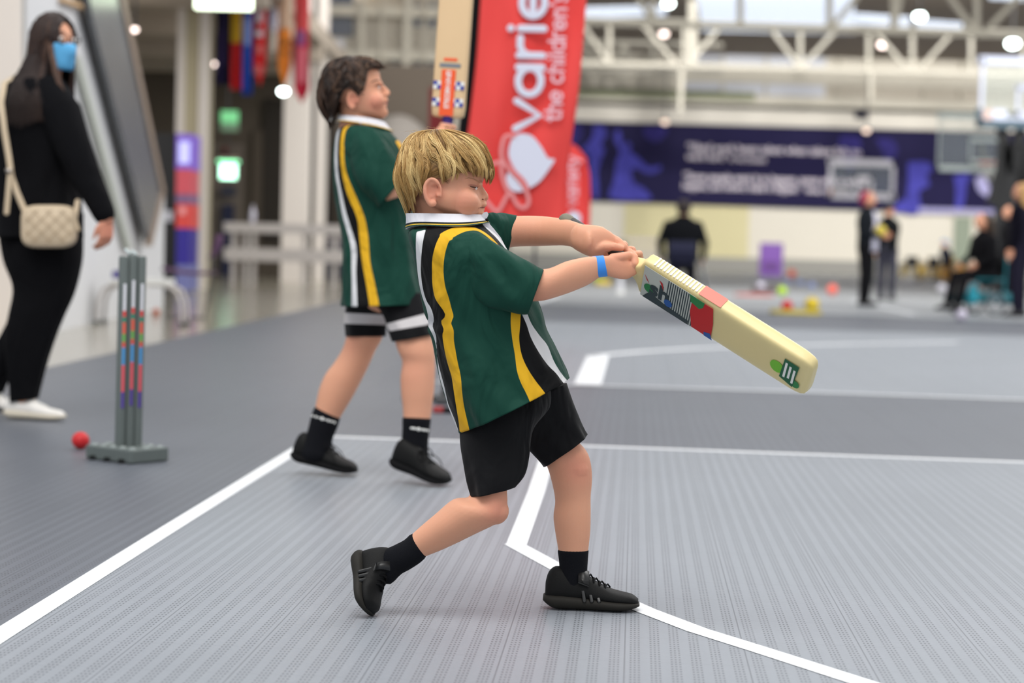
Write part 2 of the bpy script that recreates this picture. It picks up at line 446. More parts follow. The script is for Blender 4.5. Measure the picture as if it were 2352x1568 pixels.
def hand(mb, wrist, d, nrm, s, curl=25, thumb=1, spread=4):
    """relaxed hand: palm, four unequal bent fingers, a thumb from the palm's side; d points to the fingers, nrm out of the back of the hand"""
    d = Vector(d).normalized(); nrm = Vector(nrm).normalized(); sd = d.cross(nrm).normalized()*thumb
    w = Vector(wrist)
    pr = [(0, .27, .17), (.15, .36, .18), (.35, .42, .17), (.52, .43, .14)]
    rs = [ring(w + d*(x*s), np3(sd)*(a*s*.5), np3(nrm)*(b*s*.5), 16, 2.6) for x, a, b in pr]
    mb.add(*loft(rs))
    for k in range(4):
        off = (1.5-k)*.105*s; ln = (.40, .46, .42, .33)[k]*s
        p = w + d*(.48*s - abs(k-1)*.02*s) + sd*off; dd = (d + sd*(math.radians((1.5-k)*spread))).normalized(); pts = [p]
        a = 0
        for sg in (.45, .32, .23):
            a += math.radians(curl); v = dd*math.cos(a) - nrm*math.sin(a); p = p + v*(ln*sg); pts.append(p)
        mb.tube(pts, [.055*s, .052*s, .047*s, .038*s], 8)
    p = w + d*(.12*s) + sd*(.14*s); pts = [p, p + (d*.6+sd*.5-nrm*.25).normalized()*(.2*s), p + (d*.6+sd*.5-nrm*.25).normalized()*(.2*s) + (d*.9+sd*.12-nrm*.35).normalized()*(.16*s), p + (d*.6+sd*.5-nrm*.25).normalized()*(.2*s) + (d*.9+sd*.12-nrm*.35).normalized()*(.28*s)]
    mb.tube(pts, [.085*s, .068*s, .058*s, .042*s], 8)

# ------------------------------------------------------------------ the batting boy in front
YB = 4.10
def B(px, py, dy=0.0): return P(px, py, YB + dy)
boy = thing('person', G(1120, 1412), 'blond boy in green polo shirt with yellow stripes swinging a bat in front', 'person')
def lerp(a, b, t): return a + (b-a)*t
# bat axis through both hands
A0 = B(1303, 509, .075); A1 = B(1462, 613, -.01); T1 = B(1868, 866, -.16)
ub = (T1 - A0).normalized(); vcam = Vector((0, -1, 0)); wb = (vcam - ub*vcam.dot(ub)).normalized(); mbv = ub.cross(wb).normalized()
if mbv.z < 0: mbv = -mbv
body = MB()
# head, stacked outline rings (back x, front x per height, half width in metres)
hd = [(306,995,1042,.028),(314,970,1070,.044),(329,942,1098,.060),(356,926,1112,.071),(385,924,1115,.075),(408,930,1113,.075),(422,938,1107,.074),(434,948,1104,.0745),(447,957,1105,.077),(460,966,1107,.077),(473,980,1109,.073),(485,1000,1108,.065),(496,1020,1105,.054),(508,1045,1092,.034)]
rs = []
for y, x0, x1, w in catmull(hd, 3):
    a, b = np3(B(x0, y)), np3(B(x1, y)); rs.append(ring((a+b)/2, (b-a)/2, (0, -w, 0), 56, 2.25, 0.10))
body.add(*loft(rs))
fX = Vector((1, 0, 0))
# brow, nose, lips, cheeks, chin
body.tube([B(1100, 427), B(1106.5, 440), B(1112, 450)], [.0070, .0080, .0092], 12)
body.ball(B(1112.5, 452), .0094, 14)
for s in (-1, 1):
    body.ball(B(1108, 456, s*.0085), .0066, 12)
    body.ball(B(1066, 463, s*.050), .031, 20, (1, .9, 1))
    body.ball(B(1078, 470, s*.040), .024, 18)
    body.ball(B(1101, 423, s*.022), .010, 14, (.8, 2.1, .7))
body.ball(B(1110.5, 470.0), .0088, 14, (.9, 1.9, .85))
body.ball(B(1108, 480.5), .0078, 14, (.9, 1.8, .75))
body.ball(B(1102, 492), .0135, 16, (.8, 1.35, 1))
body.ball(B(1106, 464), .009, 14, (.8, 1.5, 1.1))
ear(body, B(995, 441, -.078), .0275, (0.97, -.22, 0), (0, -1, 0))
ear(body, B(995, 441, .078), .0275, (0.97, .22, 0), (0, 1, 0))
body.tube([B(1000, 455), B(1010, 500), B(1018, 545)], [.052, .048, .056], 20)
# torso (inside the shirt)
body.add(*plimb([(960,560,1130,560,0,.9),(975,640,1180,640,0,.8),(1000,740,1215,730,0,.8),(1020,830,1240,820,0,.8),(1075,930,1240,900,0,.7),(1090,1000,1220,990,0,.7)], YB))
# far arm
body.add(*plimb([(1085,512,1085,585,.10,1),(1140,500,1135,577,.115,1),(1190,495.5,1180,567,.125,.95),(1245,496,1240,565,.115,.95),(1300,503,1295,564,.065,.95),(1330,512,1318,570,.022,.95),(1350,519,1340,583,.0,.9)], YB))
# near arm
body.add(*plimb([(1090,575,1080,635,-.09,.8),(1180,608,1168,682,-.125,.8),(1250,618,1232,692,-.135,.85),(1300,600,1285,680,-.12,.95),(1345,590,1345,657,-.095,.9),(1372,588,1377,637,-.07,.85),(1388,587,1392,632,-.055,.8)], YB))
def hub(px): # distance along the bat axis for a pixel column
    t = (px-1300)/(1462-1300); return (A1-A0).length*t
# far (left) hand: back of the hand on top, thumb along the handle, fingers round the far side
body.add(*plimb([(1338,515,1326,576,.006,.85),(1358,516,1348,587,.0,.72),(1378,519,1369,591,-.004,.58),(1398,529,1388,584,-.006,.50),(1415,543,1405,576,-.006,.45),(1424,552,1416,574,-.005,.5)], YB, m=3, e=2.4))
body.tube([B(1372, 571, -.012), B(1392, 566, -.021), B(1410, 566, -.023), B(1427, 570, -.020)], [.012, .0098, .0088, .0068], 12)
for k, px in enumerate((1362, 1379, 1396, 1412)):
    wrapfinger(body, A0, ub, wb, mbv, hub(px), .0150, .0082, 105, 305-8*k, .004, bulge=1.0)
body.tube([B(1404, 546, .0), B(1420, 554, -.006), B(1434, 566, -.010), B(1443, 579, -.008)], [.0095, .0085, .0078, .0065], 10)
# near (right) hand: palm below and in front of the handle, fingertips over the top
body.add(*plimb([(1384,588,1388,632,-.056,.8),(1402,587,1404,636,-.047,.62),(1420,590,1424,641,-.038,.5),(1438,596,1442,641,-.032,.42),(1453,606,1454,634,-.028,.42)], YB, m=3, e=2.4))
for k, px in enumerate((1400, 1416, 1433, 1449)):
    wrapfinger(body, A0, ub, wb, mbv, hub(px), .0150, .0088, -50, -305+10*(3-k), -.002)
body.tube([B(1408, 594, -.040), B(1428, 590, -.036), B(1444, 586, -.026), B(1456, 592, -.020)], [.0115, .0098, .0088, .0068], 12)
body.tube([B(1448, 578, -.012), B(1457, 590, -.022), B(1458, 606, -.028)], [.0072, .0085, .0088], 10)
# trailing leg (near): thigh, knee, calf
body.add(*plimb([(1085,985,1190,1000,-.055,.7),(1090,1080,1172,1070,-.07,.75),(1082,1122,1165,1120,-.070,.80),(1074,1142,1165,1160,-.073,.88),(1040,1147,1150,1195,-.072,.95),(1000,1180,1095,1224,-.068,.95),(962,1212,1025,1258,-.062,.95),(936,1236,972,1280,-.058,.95),(905,1262,938,1300,-.055,.9)], YB, m=4))
body.ball(B(1138, 1173, -.075), .028, 18)
# leading leg (far)
body.add(*plimb([(1165,975,1270,950,.05,.75),(1235,1030,1315,1000,.062,.75),(1256,1070,1350,1040,.068,.82),(1268,1110,1360,1090,.068,.9),(1275,1150,1357,1140,.068,.92),(1271,1185,1357,1180,.068,.95),(1275,1220,1356,1220,.068,.95),(1283,1268,1351,1266,.068,.95),(1289,1310,1346,1310,.068,.95),(1288,1345,1350,1345,.068,.9)], YB, m=4))
body.ball(B(1322, 1080, .060), .031, 18)
Vb, Fb = remesh(body, .0023, 5)
ops = []
for s in (-1, 1):
    ops += [(B(1093, 434, s*.058), .013, (-.0035, -s*.0045, 0)), (B(1108, 434, s*.017), .009, (-.004, 0, 0)),
            (B(1088, 452, s*.065), .02, (0, s*.001, 0)), (B(1099, 479, s*.024), .006, (-.0022, -s*.001, 0)),
            (B(1112, 462, s*.0065), .0035, (-.002, 0, .002)), (B(1115, 458, s*.006), .003, (-.001, 0, .0028))]
ops += [(B(1117, 475.8, 0), .0042, (-.0032, 0, 0)), (B(1112, 475.8, .008), .004, (-.0025, 0, 0)), (B(1112, 475.8, -.008), .004, (-.0025, 0, 0)), (B(1108, 476.5, -.014), .004, (-.0022, .001, 0)), (B(1108, 476.5, .014), .004, (-.0022, -.001, 0)), (B(1112, 485, 0), .007, (-.003, 0, 0))]
for s in (-1, 1): ops += [(B(999, 436, s*.092), .0095, (.001, -s*.0085, 0)), (B(985, 428, s*.088), .004, (0, -s*.003, 0))]
Vb = sculpt(Vb, ops)
bo = mobj('body', Vb, Fb, SKIN, boy)
def gauss(V, pts):
    w = np.zeros(len(V))
    for c, r, a in pts: w = np.maximum(w, a*np.exp(-((V-np3(c))**2).sum(1)/(r*r)))
    return w
attr(bo, 'blush', -gauss(Vb, [(B(1065, 462, -.07), .03, .6), (B(1065, 462, .07), .03, .6), (B(995, 441, -.09), .026, .8), (B(1118, 452), .008, .45), (B(1140, 1170, -.1), .035, .7), (B(1330, 1075, .03), .04, .7), (B(1225, 690, -.14), .04, .5), (B(1420, 600, -.03), .04, .45), (B(1200, 560, .1), .05, .2)]))
attr(bo, 'lip', -gauss(Vb, [(B(1113, 474, 0), .0065, 1), (B(1110, 475.5, -.009), .005, 1), (B(1110, 475.5, .009), .005, 1), (B(1104, 477.5, -.017), .0035, .7)]))
TB = bvh(Vb, Fb)
# eye slit, brow
EYE = mat('eye_white', (225, 220, 215), 0.2, 0.02); IRIS = mat('iris', (52, 42, 38), 0.15, 0.05); LASH = mat('eyelash', (95, 62, 48), 0.6, 0.1)
def onface(pts, lift=.0006): return [hit(TB, x, y, lift) for x, y in pts]
NOST = mat('nostril', (120, 62, 50), 0.7, .05)
LID = mat('eyelid', (186, 128, 110), 0.5, 0.04)
BROW = mat('eyebrow_hair', (196, 148, 112), 0.7, 0.05)
for nm, pts, r, mm in (('eyelash', [(1079.5,427.5),(1084,429),(1089,430.3),(1094,430.8),(1097.5,430.5)], [.0005,.0012,.0017,.0016,.0007], LASH),
                       ('eyelid', [(1076,425),(1082,424.5),(1089,425.5),(1095,427),(1099,428)], [.0005,.0011,.0013,.0011,.0005], LID),
                       ('eyelid', [(1086,434.5),(1090,434.8),(1095,434)], [.0004,.0008,.0004], LID),
                       ('eyebrow', [(1068,411),(1076,408.5),(1086,410.5),(1096,415.5),(1103,420)], [.0004,.0009,.0012,.0011,.0005], BROW)):
    q = MB(); q.tube(onface(pts, .0003), r, 8); q.build(nm, mm, bo)
q = MB(); q.ball(hit(TB, 1091.5, 432.3, -.0035), .0045, 14); e_ = q.build('eye', EYE, bo)
q = MB(); q.ball(hit(TB, 1092.3, 432.3, -.0006), .0022, 12); q.build('iris', IRIS, e_)
q = MB(); q.tube(onface([(1106.5,458.2),(1108.5,457.2),(1110.5,458)], -.0004), [.0006,.0015,.0008], 8); q.build('nostril', NOST, bo)
q = MB(); q.tube(onface([(1098.5,477.6),(1103,476.6),(1108,476.2),(1112.5,475.8)], .0001), [.0004,.0008,.0009,.0006], 8); q.build('mouth_line', NOST, bo)

# hair: crown down to a fringe, over the ear, long at the nape
BL = hair_mat('blond_hair', (104, 72, 36), (178, 136, 76), (244, 214, 150))
def make_hair(Bf, cx, top, tabs, yend, N, parent, m, K=12, seed=1, layer_r=(.93, 1.03), rad=(.00035, .0007), wave=0, wfreq=9, swirl=.5, whorl=0, flick=0.0, clusters=110, ppm=1102., tonec=.5, und=.945, endvar=.12, sweep=0.0):
    rng = np.random.default_rng(seed)
    ys, af, ab, bs = [np.array(v, float) for v in zip(*tabs)]
    az, ye = [np.array(v, float) for v in zip(*yend)]
    def surf(th, s, lay):
        c, sn = np.cos(th), np.sin(th); tdeg = np.degrees(np.arccos(np.clip(c, -1, 1)))
        yy = top + (np.interp(tdeg, az, ye) - top) * s**1.7
        a = np.where(c > 0, np.interp(yy, ys, af), np.interp(yy, ys, ab))/ppm; b = np.interp(yy, ys, bs)
        e = 2.25
        r = 1/((np.abs(c)/np.maximum(a, 1e-4))**e + (np.abs(sn)/np.maximum(b, 1e-4))**e)**(1/e)
        r = r*lay
        o0 = np3(Bf(cx, 0)); o1 = np3(Bf(cx, 1000)); dz = (o1-o0)/1000
        base = o0 + yy[..., None]*dz + np.array((0, 0, 1.))*(lay-1)[..., None]*.06
        return base + np.stack([r*c, -r*sn, 0*r], -1)
    # under layer
    nt, ns = 72, 22
    th, s = np.meshgrid(np.arange(nt)*2*math.pi/nt, np.linspace(0.0, .97, ns))
    g = surf(th, s, np.full(th.shape, und))
    Vc, Fc = loft([g[i] for i in range(ns)], True, False)
    cap = mobj('hair', Vc, Fc, m, parent); attr(cap, 'tone', np.clip(.18 + .15*np.sin(np.arange(len(Vc))*1.7), 0, 1))
    ct = rng.random(clusters)*2*math.pi; cs = rng.random(clusters)*.75; ctone = rng.random(clusters); cend = (rng.random(clusters)-.6)*endvar; crad = rng.random(clusters)
    csw = (rng.random(clusters)-.5)
    th0 = rng.random(N)*2*math.pi; s0 = rng.random(N)**.8*.74
    ci = np.empty(N, int)
    for a in range(0, N, 2000):
        dd = np.abs(((th0[a:a+2000, None]-ct[None]+math.pi) % (2*math.pi))-math.pi); ci[a:a+2000] = (dd**2*3.0 + (s0[a:a+2000, None]-cs[None])**2*.8 + rng.random((len(dd), clusters))*.02).argmin(1)
    s0 = np.clip(cs[ci] + (rng.random(N)-.5)*.22, 0, .8)
    s1 = np.minimum(s0 + .42 + crad[ci]*.25 + rng.random(N)*.14, 1.0 + cend[ci] + (rng.random(N)-.5)*.05)
    s1 = np.maximum(s1, s0 + .2)
    lay = np.clip(crad[ci]*.75 + rng.random(N)*.35, 0, 1)
    t = np.linspace(0, 1, K)[None]
    S = s0[:, None] + (s1-s0)[:, None]*t
    dth = ((ct[ci]-th0 + math.pi) % (2*math.pi))-math.pi
    ph = rng.random(N)*6.28
    TH = th0[:, None] + dth[:, None]*(.25 + .62*t**1.3) + whorl*(1-S)**2 + .02*np.sin(t*4+ph[:, None])
    TH += csw[ci][:, None]*swirl*.30*np.sin(t*2.6) + csw[(ci*7) % clusters][:, None]*swirl*.12*np.sin(t*6+ci[:, None])
    TH -= sweep*np.sin(TH)*np.clip(S, 0, 1)**2*np.where(np.cos(TH) > -.15, 1, 0)
    LR = layer_r[0] + (layer_r[1]-layer_r[0])*(lay[:, None])*np.interp(t, [0, .3, .75, 1], [.35, 1, .95, .55]) + flick*np.maximum(0, S-.85)
    LR = LR + .010*np.sin(ci*7.7)[:, None]*np.sin(np.pi*t)
    if wave:
        LR = LR + wave*np.sin(S*wfreq*2 + ci[:, None]*1.3 + ph[:, None]*.25)*t; TH = TH + wave*2.6*np.cos(S*wfreq*2 + ci[:, None]*2.1 + ph[:, None]*.25)*t
    Pn = surf(TH, np.clip(S, 0, 1.08), LR)
    tone = np.clip(tonec + (ctone[ci]-.5)*.7 + (rng.random(N)-.5)*.35 + (lay-.5)*.6, 0, 1)
    o = strands(Pn, tone, rad[0] + (rad[1]-rad[0])*rng.random(N), 'hair_lock', m, cap)
    o['kind'] = 'stuff'
    return cap
tabs = [(293,4,4,.002),(296,34,30,.022),(302,58,48,.040),(312,84,66,.056),(330,102,82,.070),(355,113,92,.081),(385,120,99,.087),(403,119,103,.087),(418,114,103,.084),(435,108,99,.082),(450,105,93,.080),(475,90,82,.072),(500,76,74,.060),(520,70,66,.05)]
yend = [(0,409),(25,403),(50,394),(68,402),(80,417),(92,411),(103,416),(116,440),(132,474),(150,490),(180,496)]
hair = make_hair(lambda x, y: B(x, y), 1010, 293, tabs, yend, 15000, bo, BL, K=12, seed=4, whorl=.7, swirl=1.15, tonec=.44, flick=.15, clusters=340, sweep=.20, rad=(.00025, .00055), layer_r=(.94, 1.03))
# stray hairs
rng = np.random.default_rng(9); pths = []
for i in range(34):
    a = .3+rng.random()*1.9; x, y = 1010+112*math.cos(a), 380-88*math.sin(a); dy = (rng.random()-.5)*.08
    p = np3(B(x-(x-1010)*.16, y+12, dy)); q = np3(B(x+rng.normal()*6+(x-1010)*.08, y-6*rng.random(), dy+rng.normal()*.01)); r_ = np3(B(x+(x-1010)*.16+rng.normal()*12, y+(10*rng.random()-4), dy))
    pths.append([p + (q-p)*t if t < 1 else q + (r_-q)*(t-1) for t in np.linspace(0, 2, 8)])
strands(np.array(pths), rng.random(34)*.5+.3, np.full(34, .00018), 'stray_hair', BL, hair)['kind'] = 'stuff'

# shirt torso with stripe regions
SH = [('s_black', (7, 7, 9)), ('s_yellow', (224, 172, 34)), ('s_white', (214, 214, 216))]
POLO = striped('polo_shirt_cloth', GREENC, SH)
def c3(x, y): return (900 + x/2.904, 470 + y/2.904)
wl = [(158,180),(156,250),(156,350),(163,450),(176,550),(193,620),(222,700),(232,770),(215,800),(255,860),(285,950),(292,1060),(305,1170),(345,1300),(372,1400),(420,1530)]
wb_ = [(222,165),(205,250),(193,350),(188,450),(198,550),(222,640),(260,700),(275,770),(262,815),(285,870),(290,950),(296,1060),(318,1150),(345,1250),(366,1350),(410,1450),(440,1540)]
by_ = [(335,185),(300,250),(272,350),(268,450),(272,550),(290,630),(340,700),(357,745),(326,780),(345,835),(335,870),(345,950),(365,1050),(395,1150),(410,1250),(425,1350),(440,1450),(447,1540)]
yg_ = [(400,225),(375,260),(352,350),(346,450),(358,550),(380,620),(400,700),(412,745),(395,790),(412,835),(413,900),(420,950),(438,1050),(460,1150),(468,1250),(480,1350),(502,1450),(522,1540)]
fy = [(795,650),(795,720),(794,800),(805,900),(822,1000),(835,1100),(860,1180),(905,1270),(960,1400)]
fb = [(862,650),(860,720),(857,800),(850,900),(870,1010),(912,1100),(965,1180),(1036,1275),(1080,1380)]
fw = [(862,650),(866,720),(900,800),(930,890),(985,990),(1045,1075),(1100,1130),(1150,1195),(1220,1260)]
fg = [(880,650),(902,720),(935,800),(990,880),(1042,945),(1080,1040),(1120,1110),(1168,1175),(1230,1240)]
def cv(l): return [c3(*p) for p in catmull(l, 3)]
arc_top = [(335,185),(390,158),(450,145),(520,146),(570,158),(620,185),(670,225),(712,270)]
arc_bot = [(400,225),(450,195),(500,176),(560,172),(610,196),(660,236),(706,280)]
neck = [(222,165),(205,60),(640,60),(780,330),(712,270)]
polyY = [band(cv(by_), cv(yg_)), band(cv(arc_top), cv(arc_bot)), band(cv(fy), cv(fb)), band([c3(318,200), c3(335,183)], [c3(410,240), c3(402,222)])]
polyK = [band(cv(wb_), cv(by_)), [c3(222,165)] + [c3(230,80), c3(600,60), c3(700,200), c3(735,300)] + cv(arc_top)[::-1], band(cv(fb), cv(fw))]
polyW = [band(cv(wl), cv(wb_)), band(cv(fw), cv(fg)), [c3(600,130), c3(640,110), c3(790,320), c3(770,310), c3(690,215)]]
tors = [(985,515,1085,512,0,.9,.055),(962,519,1108,515,0,.9,.072),(940,530,1131,531,0,.9,.104),(939,550,1150,550,0,.9,.130),(948,590,1172,585,0,1,.140),(957,640,1203,632,0,1,.140),(968,690,1230,680,0,1,.135),(981,742,1247,720,0,1,.130),(992,780,1258,758,0,1,.130),(1003,830,1280,800,0,1,.133),(1016,885,1294,830,0,1,.138),(1034,940,1303,850,0,1,.143),(1056,990,1309,864,0,1,.148)]
rs = []; R = catmull(tors, 7)
for i, (lx, ly, rx, ry, dy, k, w) in enumerate(R):
    a, b = np3(B(lx, ly)), np3(B(rx, ry)); rr = ring((a+b)/2, (b-a)/2, (0, -w, 0), 128, 2.35 if i > 8 else 2.1)
    t = i/(len(R)-1); th = np.arange(128)*2*math.pi/128
    amp = .0022 + .0045*max(0, t-.35)
    wv = amp*(np.sin(th*5 + t*5) + .6*np.sin(th*9 - t*11) + .5*np.sin(th*14+t*17))*(0.3 + .7*np.abs(np.sin(th)))
    # diagonal pull folds and the crease at the small of the back
    cr = -.006*np.exp(-((t-.58)/.018)**2)*np.exp(-((np.abs(((th-math.pi*.88)+math.pi) % (2*math.pi)-math.pi))/.45)**2) + .004*np.exp(-((t-.62)/.02)**2)*np.exp(-((np.abs(((th-math.pi*.88)+math.pi) % (2*math.pi)-math.pi))/.45)**2)
    c = rr.mean(0); nd = rr-c; nd /= np.linalg.norm(nd, axis=1)[:, None]
    rs.append(rr + nd*(wv+cr)[:, None])
last = rs[-1]; c = last.mean(0)
inner = [c + (last-c)*.975 + np.array((-.002, 0, .000)), c + (rs[-6]-rs[-6].mean(0))*.95 + (rs[-6].mean(0)-c)]
Vs, Fs = loft(rs + inner, True, True)
TORSO_ROWS = R
shirt = mobj('shirt', Vs, Fs, POLO, boy)
def chart(V, dy=-.12, Bf=B):
    # the shirt pattern is laid out on the wearer's side plane (x, z), the same on both flanks
    a = np3(Bf(1000, 600, dy)); bx = np3(Bf(1100, 600, dy)); bz = np3(Bf(1000, 700, dy))
    ex = (bx-a)/100; ez = (bz-a)/100
    Mx = np.linalg.inv(np.array([[ex[0], ez[0]], [ex[2], ez[2]]])); q = (V-a)[:, [0, 2]] @ Mx.T
    return 1000+q[:, 0], 600+q[:, 1]
X_, Y_ = chart(Vs)
def sdmin(polys): return np.min([sdpoly(X_, Y_, p) for p in polys], axis=0)
attr(shirt, 's_yellow', sdmin(polyY)); attr(shirt, 's_black', sdmin(polyK)); attr(shirt, 's_white', sdmin(polyW))
SLV = mat('green_sleeve_cloth', GREENC, .75, .08, 6, .08, 900, spec=.2, sheen=.03); folds(SLV)
def sleeve(rows, Y0, m, parent, name='sleeve', wr=.003, seed=0):
    Rr = catmull(rows, 5); rs = []
    for i, (lx, ly, rx, ry, dy, k) in enumerate(Rr):
        a, b = np3(P(lx, ly, Y0+dy)), np3(P(rx, ry, Y0+dy)); A = (b-a)/2; h = np.linalg.norm(A)
        rr = ring((a+b)/2, A, (0, h*k, 0), 64, 2.2); th = np.arange(64)*2*math.pi/64; t = i/(len(Rr)-1)
        wv = wr*(np.sin(th*3+t*4+seed) + .7*np.sin(th*6-t*9+seed))*math.sin(math.pi*min(1, t*1.1))
        nd = rr-rr.mean(0); nd /= np.linalg.norm(nd, axis=1)[:, None]; rs.append(rr+nd*wv[:, None])
    c = rs[-1].mean(0); rs.append(c+(rs[-1]-c)*.93); rs.append(rs[-5].mean(0) + (rs[-5]-rs[-5].mean(0))*.88)
    # rounded shoulder end
    c0 = rs[0].mean(0); d = c0-rs[4].mean(0); d /= np.linalg.norm(d); h = np.linalg.norm(rs[0][0]-c0)
    pre = [c0 + (rs[0]-c0)*math.cos(math.radians(a)) + d*h*.55*math.sin(math.radians(a)) for a in (75, 50, 25)]
    V, F = loft(pre+rs); return mobj(name, V, F, m, parent)
sleeve([(1058,532,1058,640,-.085,.75),(1100,534,1085,682,-.100,.78),(1150,562,1120,700,-.118,.8),(1196,594,1160,712,-.130,.82),(1225,608,1190,722,-.135,.82),(1249,619,1212,722,-.137,.82)], YB, SLV, shirt, seed=1)
sleeve([(1080,508,1080,590,.075,.8),(1125,492,1110,600,.10,.85),(1155,491,1140,600,.118,.85),(1187,494,1168,578,.128,.85)], YB, SLV, shirt, seed=3)
# collar
COLLAR = striped('collar_knit', (218, 218, 224), [('c_green', (13, 62, 50)), ('c_yellow', (214, 176, 40)), ('c_dark', (20, 28, 30))], .3)
up_l, up_r = (931, 487), (1108, 491); n = 96; rs = []; vv = []
for i, (t, gr) in enumerate([(0,0)] + [(k/30, .014*(k/30)**1.5) for k in range(31)] + [(1.02, .009), (.5, -.002), (.1, -.005)]):
    a = np3(B(931 + 13*t, 490 + 33*t)); b = np3(B(1110 + 3*t, 493 + 22*t))
    if i == 0: continue
    c = (a+b)/2; A = (b-a)/2; A = A*(1+gr/.09); rr = ring(c, A, (0, -(.074+.016*t+gr*.4), 0), n, 2.15)
    th = np.arange(n)*2*math.pi/n; rr[:, 2] += .006*np.sin(th*1)*0 + .0025*np.sin(th*3+1)*t
    rs.append(rr); vv.append(np.full(n, t if i < 32 else 0.1))
Vc, Fc = loft(rs, False, False); colr = mobj('collar', Vc, Fc, COLLAR, shirt); vv = np.concatenate(vv)
attr(colr, 'c_dark', np.abs(vv-.76)*40-2.8); attr(colr, 'c_yellow', np.abs(vv-.86)*40-1.6); attr(colr, 'c_green', (.90-vv)*40)
# open collar point and placket
q = MB()
pts = [(1109,490),(1113,487),(1119,486),(1122,492),(1118,502),(1121,510),(1135,526),(1150,545),(1163,570),(1156,566),(1138,545),(1120,527),(1106,512),(1101,503)]
V0 = [np3(B(x, y, -.03 + .0006*(x-1105))) for x, y in pts]
q.poly(V0, (0, .006, 0)); q.build('placket', WHITE, shirt, smooth=False)
q = MB(); q.ball(B(1117.5, 506, -.026), .0042, 12, (1, .6, 1)); q.build('button', BLACK, shirt)
# shorts
SHORT = mat('black_shorts_cloth', (12, 12, 15), .8, .1, 8, .08, 700, spec=.2, sheen=.05); folds(SHORT)
def shorts_leg(rows, Y0, m, parent, name, seed=0, wr=.003, e=2.3, open_end=True):
    Rr = catmull(rows, 6); rs = []
    for i, (lx, ly, rx, ry, dy, k) in enumerate(Rr):
        a, b = np3(P(lx, ly, Y0+dy)), np3(P(rx, ry, Y0+dy)); A = (b-a)/2; h = np.linalg.norm(A)
        rr = ring((a+b)/2, A, (0, h*k, 0), 72, e); th = np.arange(72)*2*math.pi/72; t = i/(len(Rr)-1)
        wv = wr*(np.sin(th*4+seed+t*2) + .7*np.sin(th*7-t*5+seed))*t
        nd = rr-rr.mean(0); nd /= np.linalg.norm(nd, axis=1)[:, None]; rs.append(rr+nd*wv[:, None])
    c = rs[-1].mean(0); rs.append(c+(rs[-1]-c)*.95); rs.append(rs[-4].mean(0) + (rs[-4]-rs[-4].mean(0))*.93)
    V, F = loft(rs); return mobj(name, V, F, m, parent)
sh = shorts_leg([(1048,930,1265,890,0,.95),(1055,975,1262,935,-.02,.85),(1059,1020,1225,985,-.045,.75),(1066,1060,1215,1045,-.06,.72),(1073,1105,1203,1088,-.067,.82),(1080,1139,1180,1118,-.072,.96)], YB, SHORT, boy, 'shorts', 1)
shorts_leg([(1120,935,1302,880,.045,.8),(1150,975,1318,925,.055,.75),(1195,1015,1332,960,.062,.7),(1228,1050,1342,985,.066,.7),(1249,1071,1349,1000,.068,.85)], YB, SHORT, sh, 'shorts_leg', 4)
# socks
SOCK = mat('black_sock_knit', (18, 19, 24), .9, .1, 30, .5, 900, spec=.15)
V, F = plimb([(940,1229,975,1283,-.058,.95),(928,1240,962,1294,-.057,.95),(905,1252,940,1308,-.056,.9),(885,1262,922,1318,-.055,.85),(872,1280,905,1335,-.055,.8)], YB, m=4); mobj('sock', V, F, SOCK, boy)
V, F = plimb([(1281,1266,1352,1265,.068,.96),(1284,1290,1350,1290,.068,.96),(1285,1315,1349,1315,.068,.95),(1283,1340,1352,1338,.068,.9),(1285,1358,1360,1355,.068,.8)], YB, m=4); mobj('sock', V, F, SOCK, boy)
# shoes
SHU = mat('black_shoe_mesh', (12, 12, 12), .6, .12, 40, .2, 700, spec=.22); SHS = mat('dark_sole_rubber', (36, 34, 30), .65, .08, 30, .1, spec=.25); STR = mat('black_strap', (24, 24, 24), .38, .06, 30, spec=.5)
GLOSS = mat('glossy_shoe_trim', (24, 24, 24), .3, .05, 30, spec=.6)
h3 = G(1250, 1398); t3 = G(1468, 1412); 
yf = YB + .068
hh = P(1247, 1402, yf); tt = P(1468, 1412, yf-.01); hh.z = .002; tt.z = .002
shoe(boy, hh, tt, (0, 0, 1), .078, .088, SHU, SHS, strap=STR, laces=(BLACK, False), sole_h=.027, stripes=GLOSS, label='flat black sneaker on the leading foot')
yt = YB - .055
shoe(boy, P(812, 1280, yt+.035), P(832, 1412, yt-.045), (P(915, 1290, yt-.01)-P(812, 1285, yt+.035)).normalized(), .080, .088, SHU, SHS, strap=STR, laces=(BLACK, False), sole_h=.028, stripes=GLOSS, label='black sneaker standing on its toe behind')
# wrist band
WB = mat('blue_wristband', (58, 140, 228), .45, .04, 20)
R_ = [np3(P(1364, 591, YB-.078)), np3(P(1372, 632, YB-.078))]
def band_ring(t, f): 
    a = np3(P(1361+25*t, 590-2.5*t, YB-.074+.010*t)); b = np3(P(1371+24*t, 636-3*t, YB-.074+.010*t)); c = (a+b)/2; A = (b-a)/2*f; h = np.linalg.norm(A)
    return ring(c, A, (0, h*.9, 0), 40, 2.1)
V, F = loft([band_ring(.0, 1.03), band_ring(.0, 1.07), band_ring(1, 1.07), band_ring(1, 1.03)], False, False)
q = mobj('wristband', V, F, WB, boy, smooth=True); q['label'] = 'bright blue paper wristband'; shade_auto(q, 30)

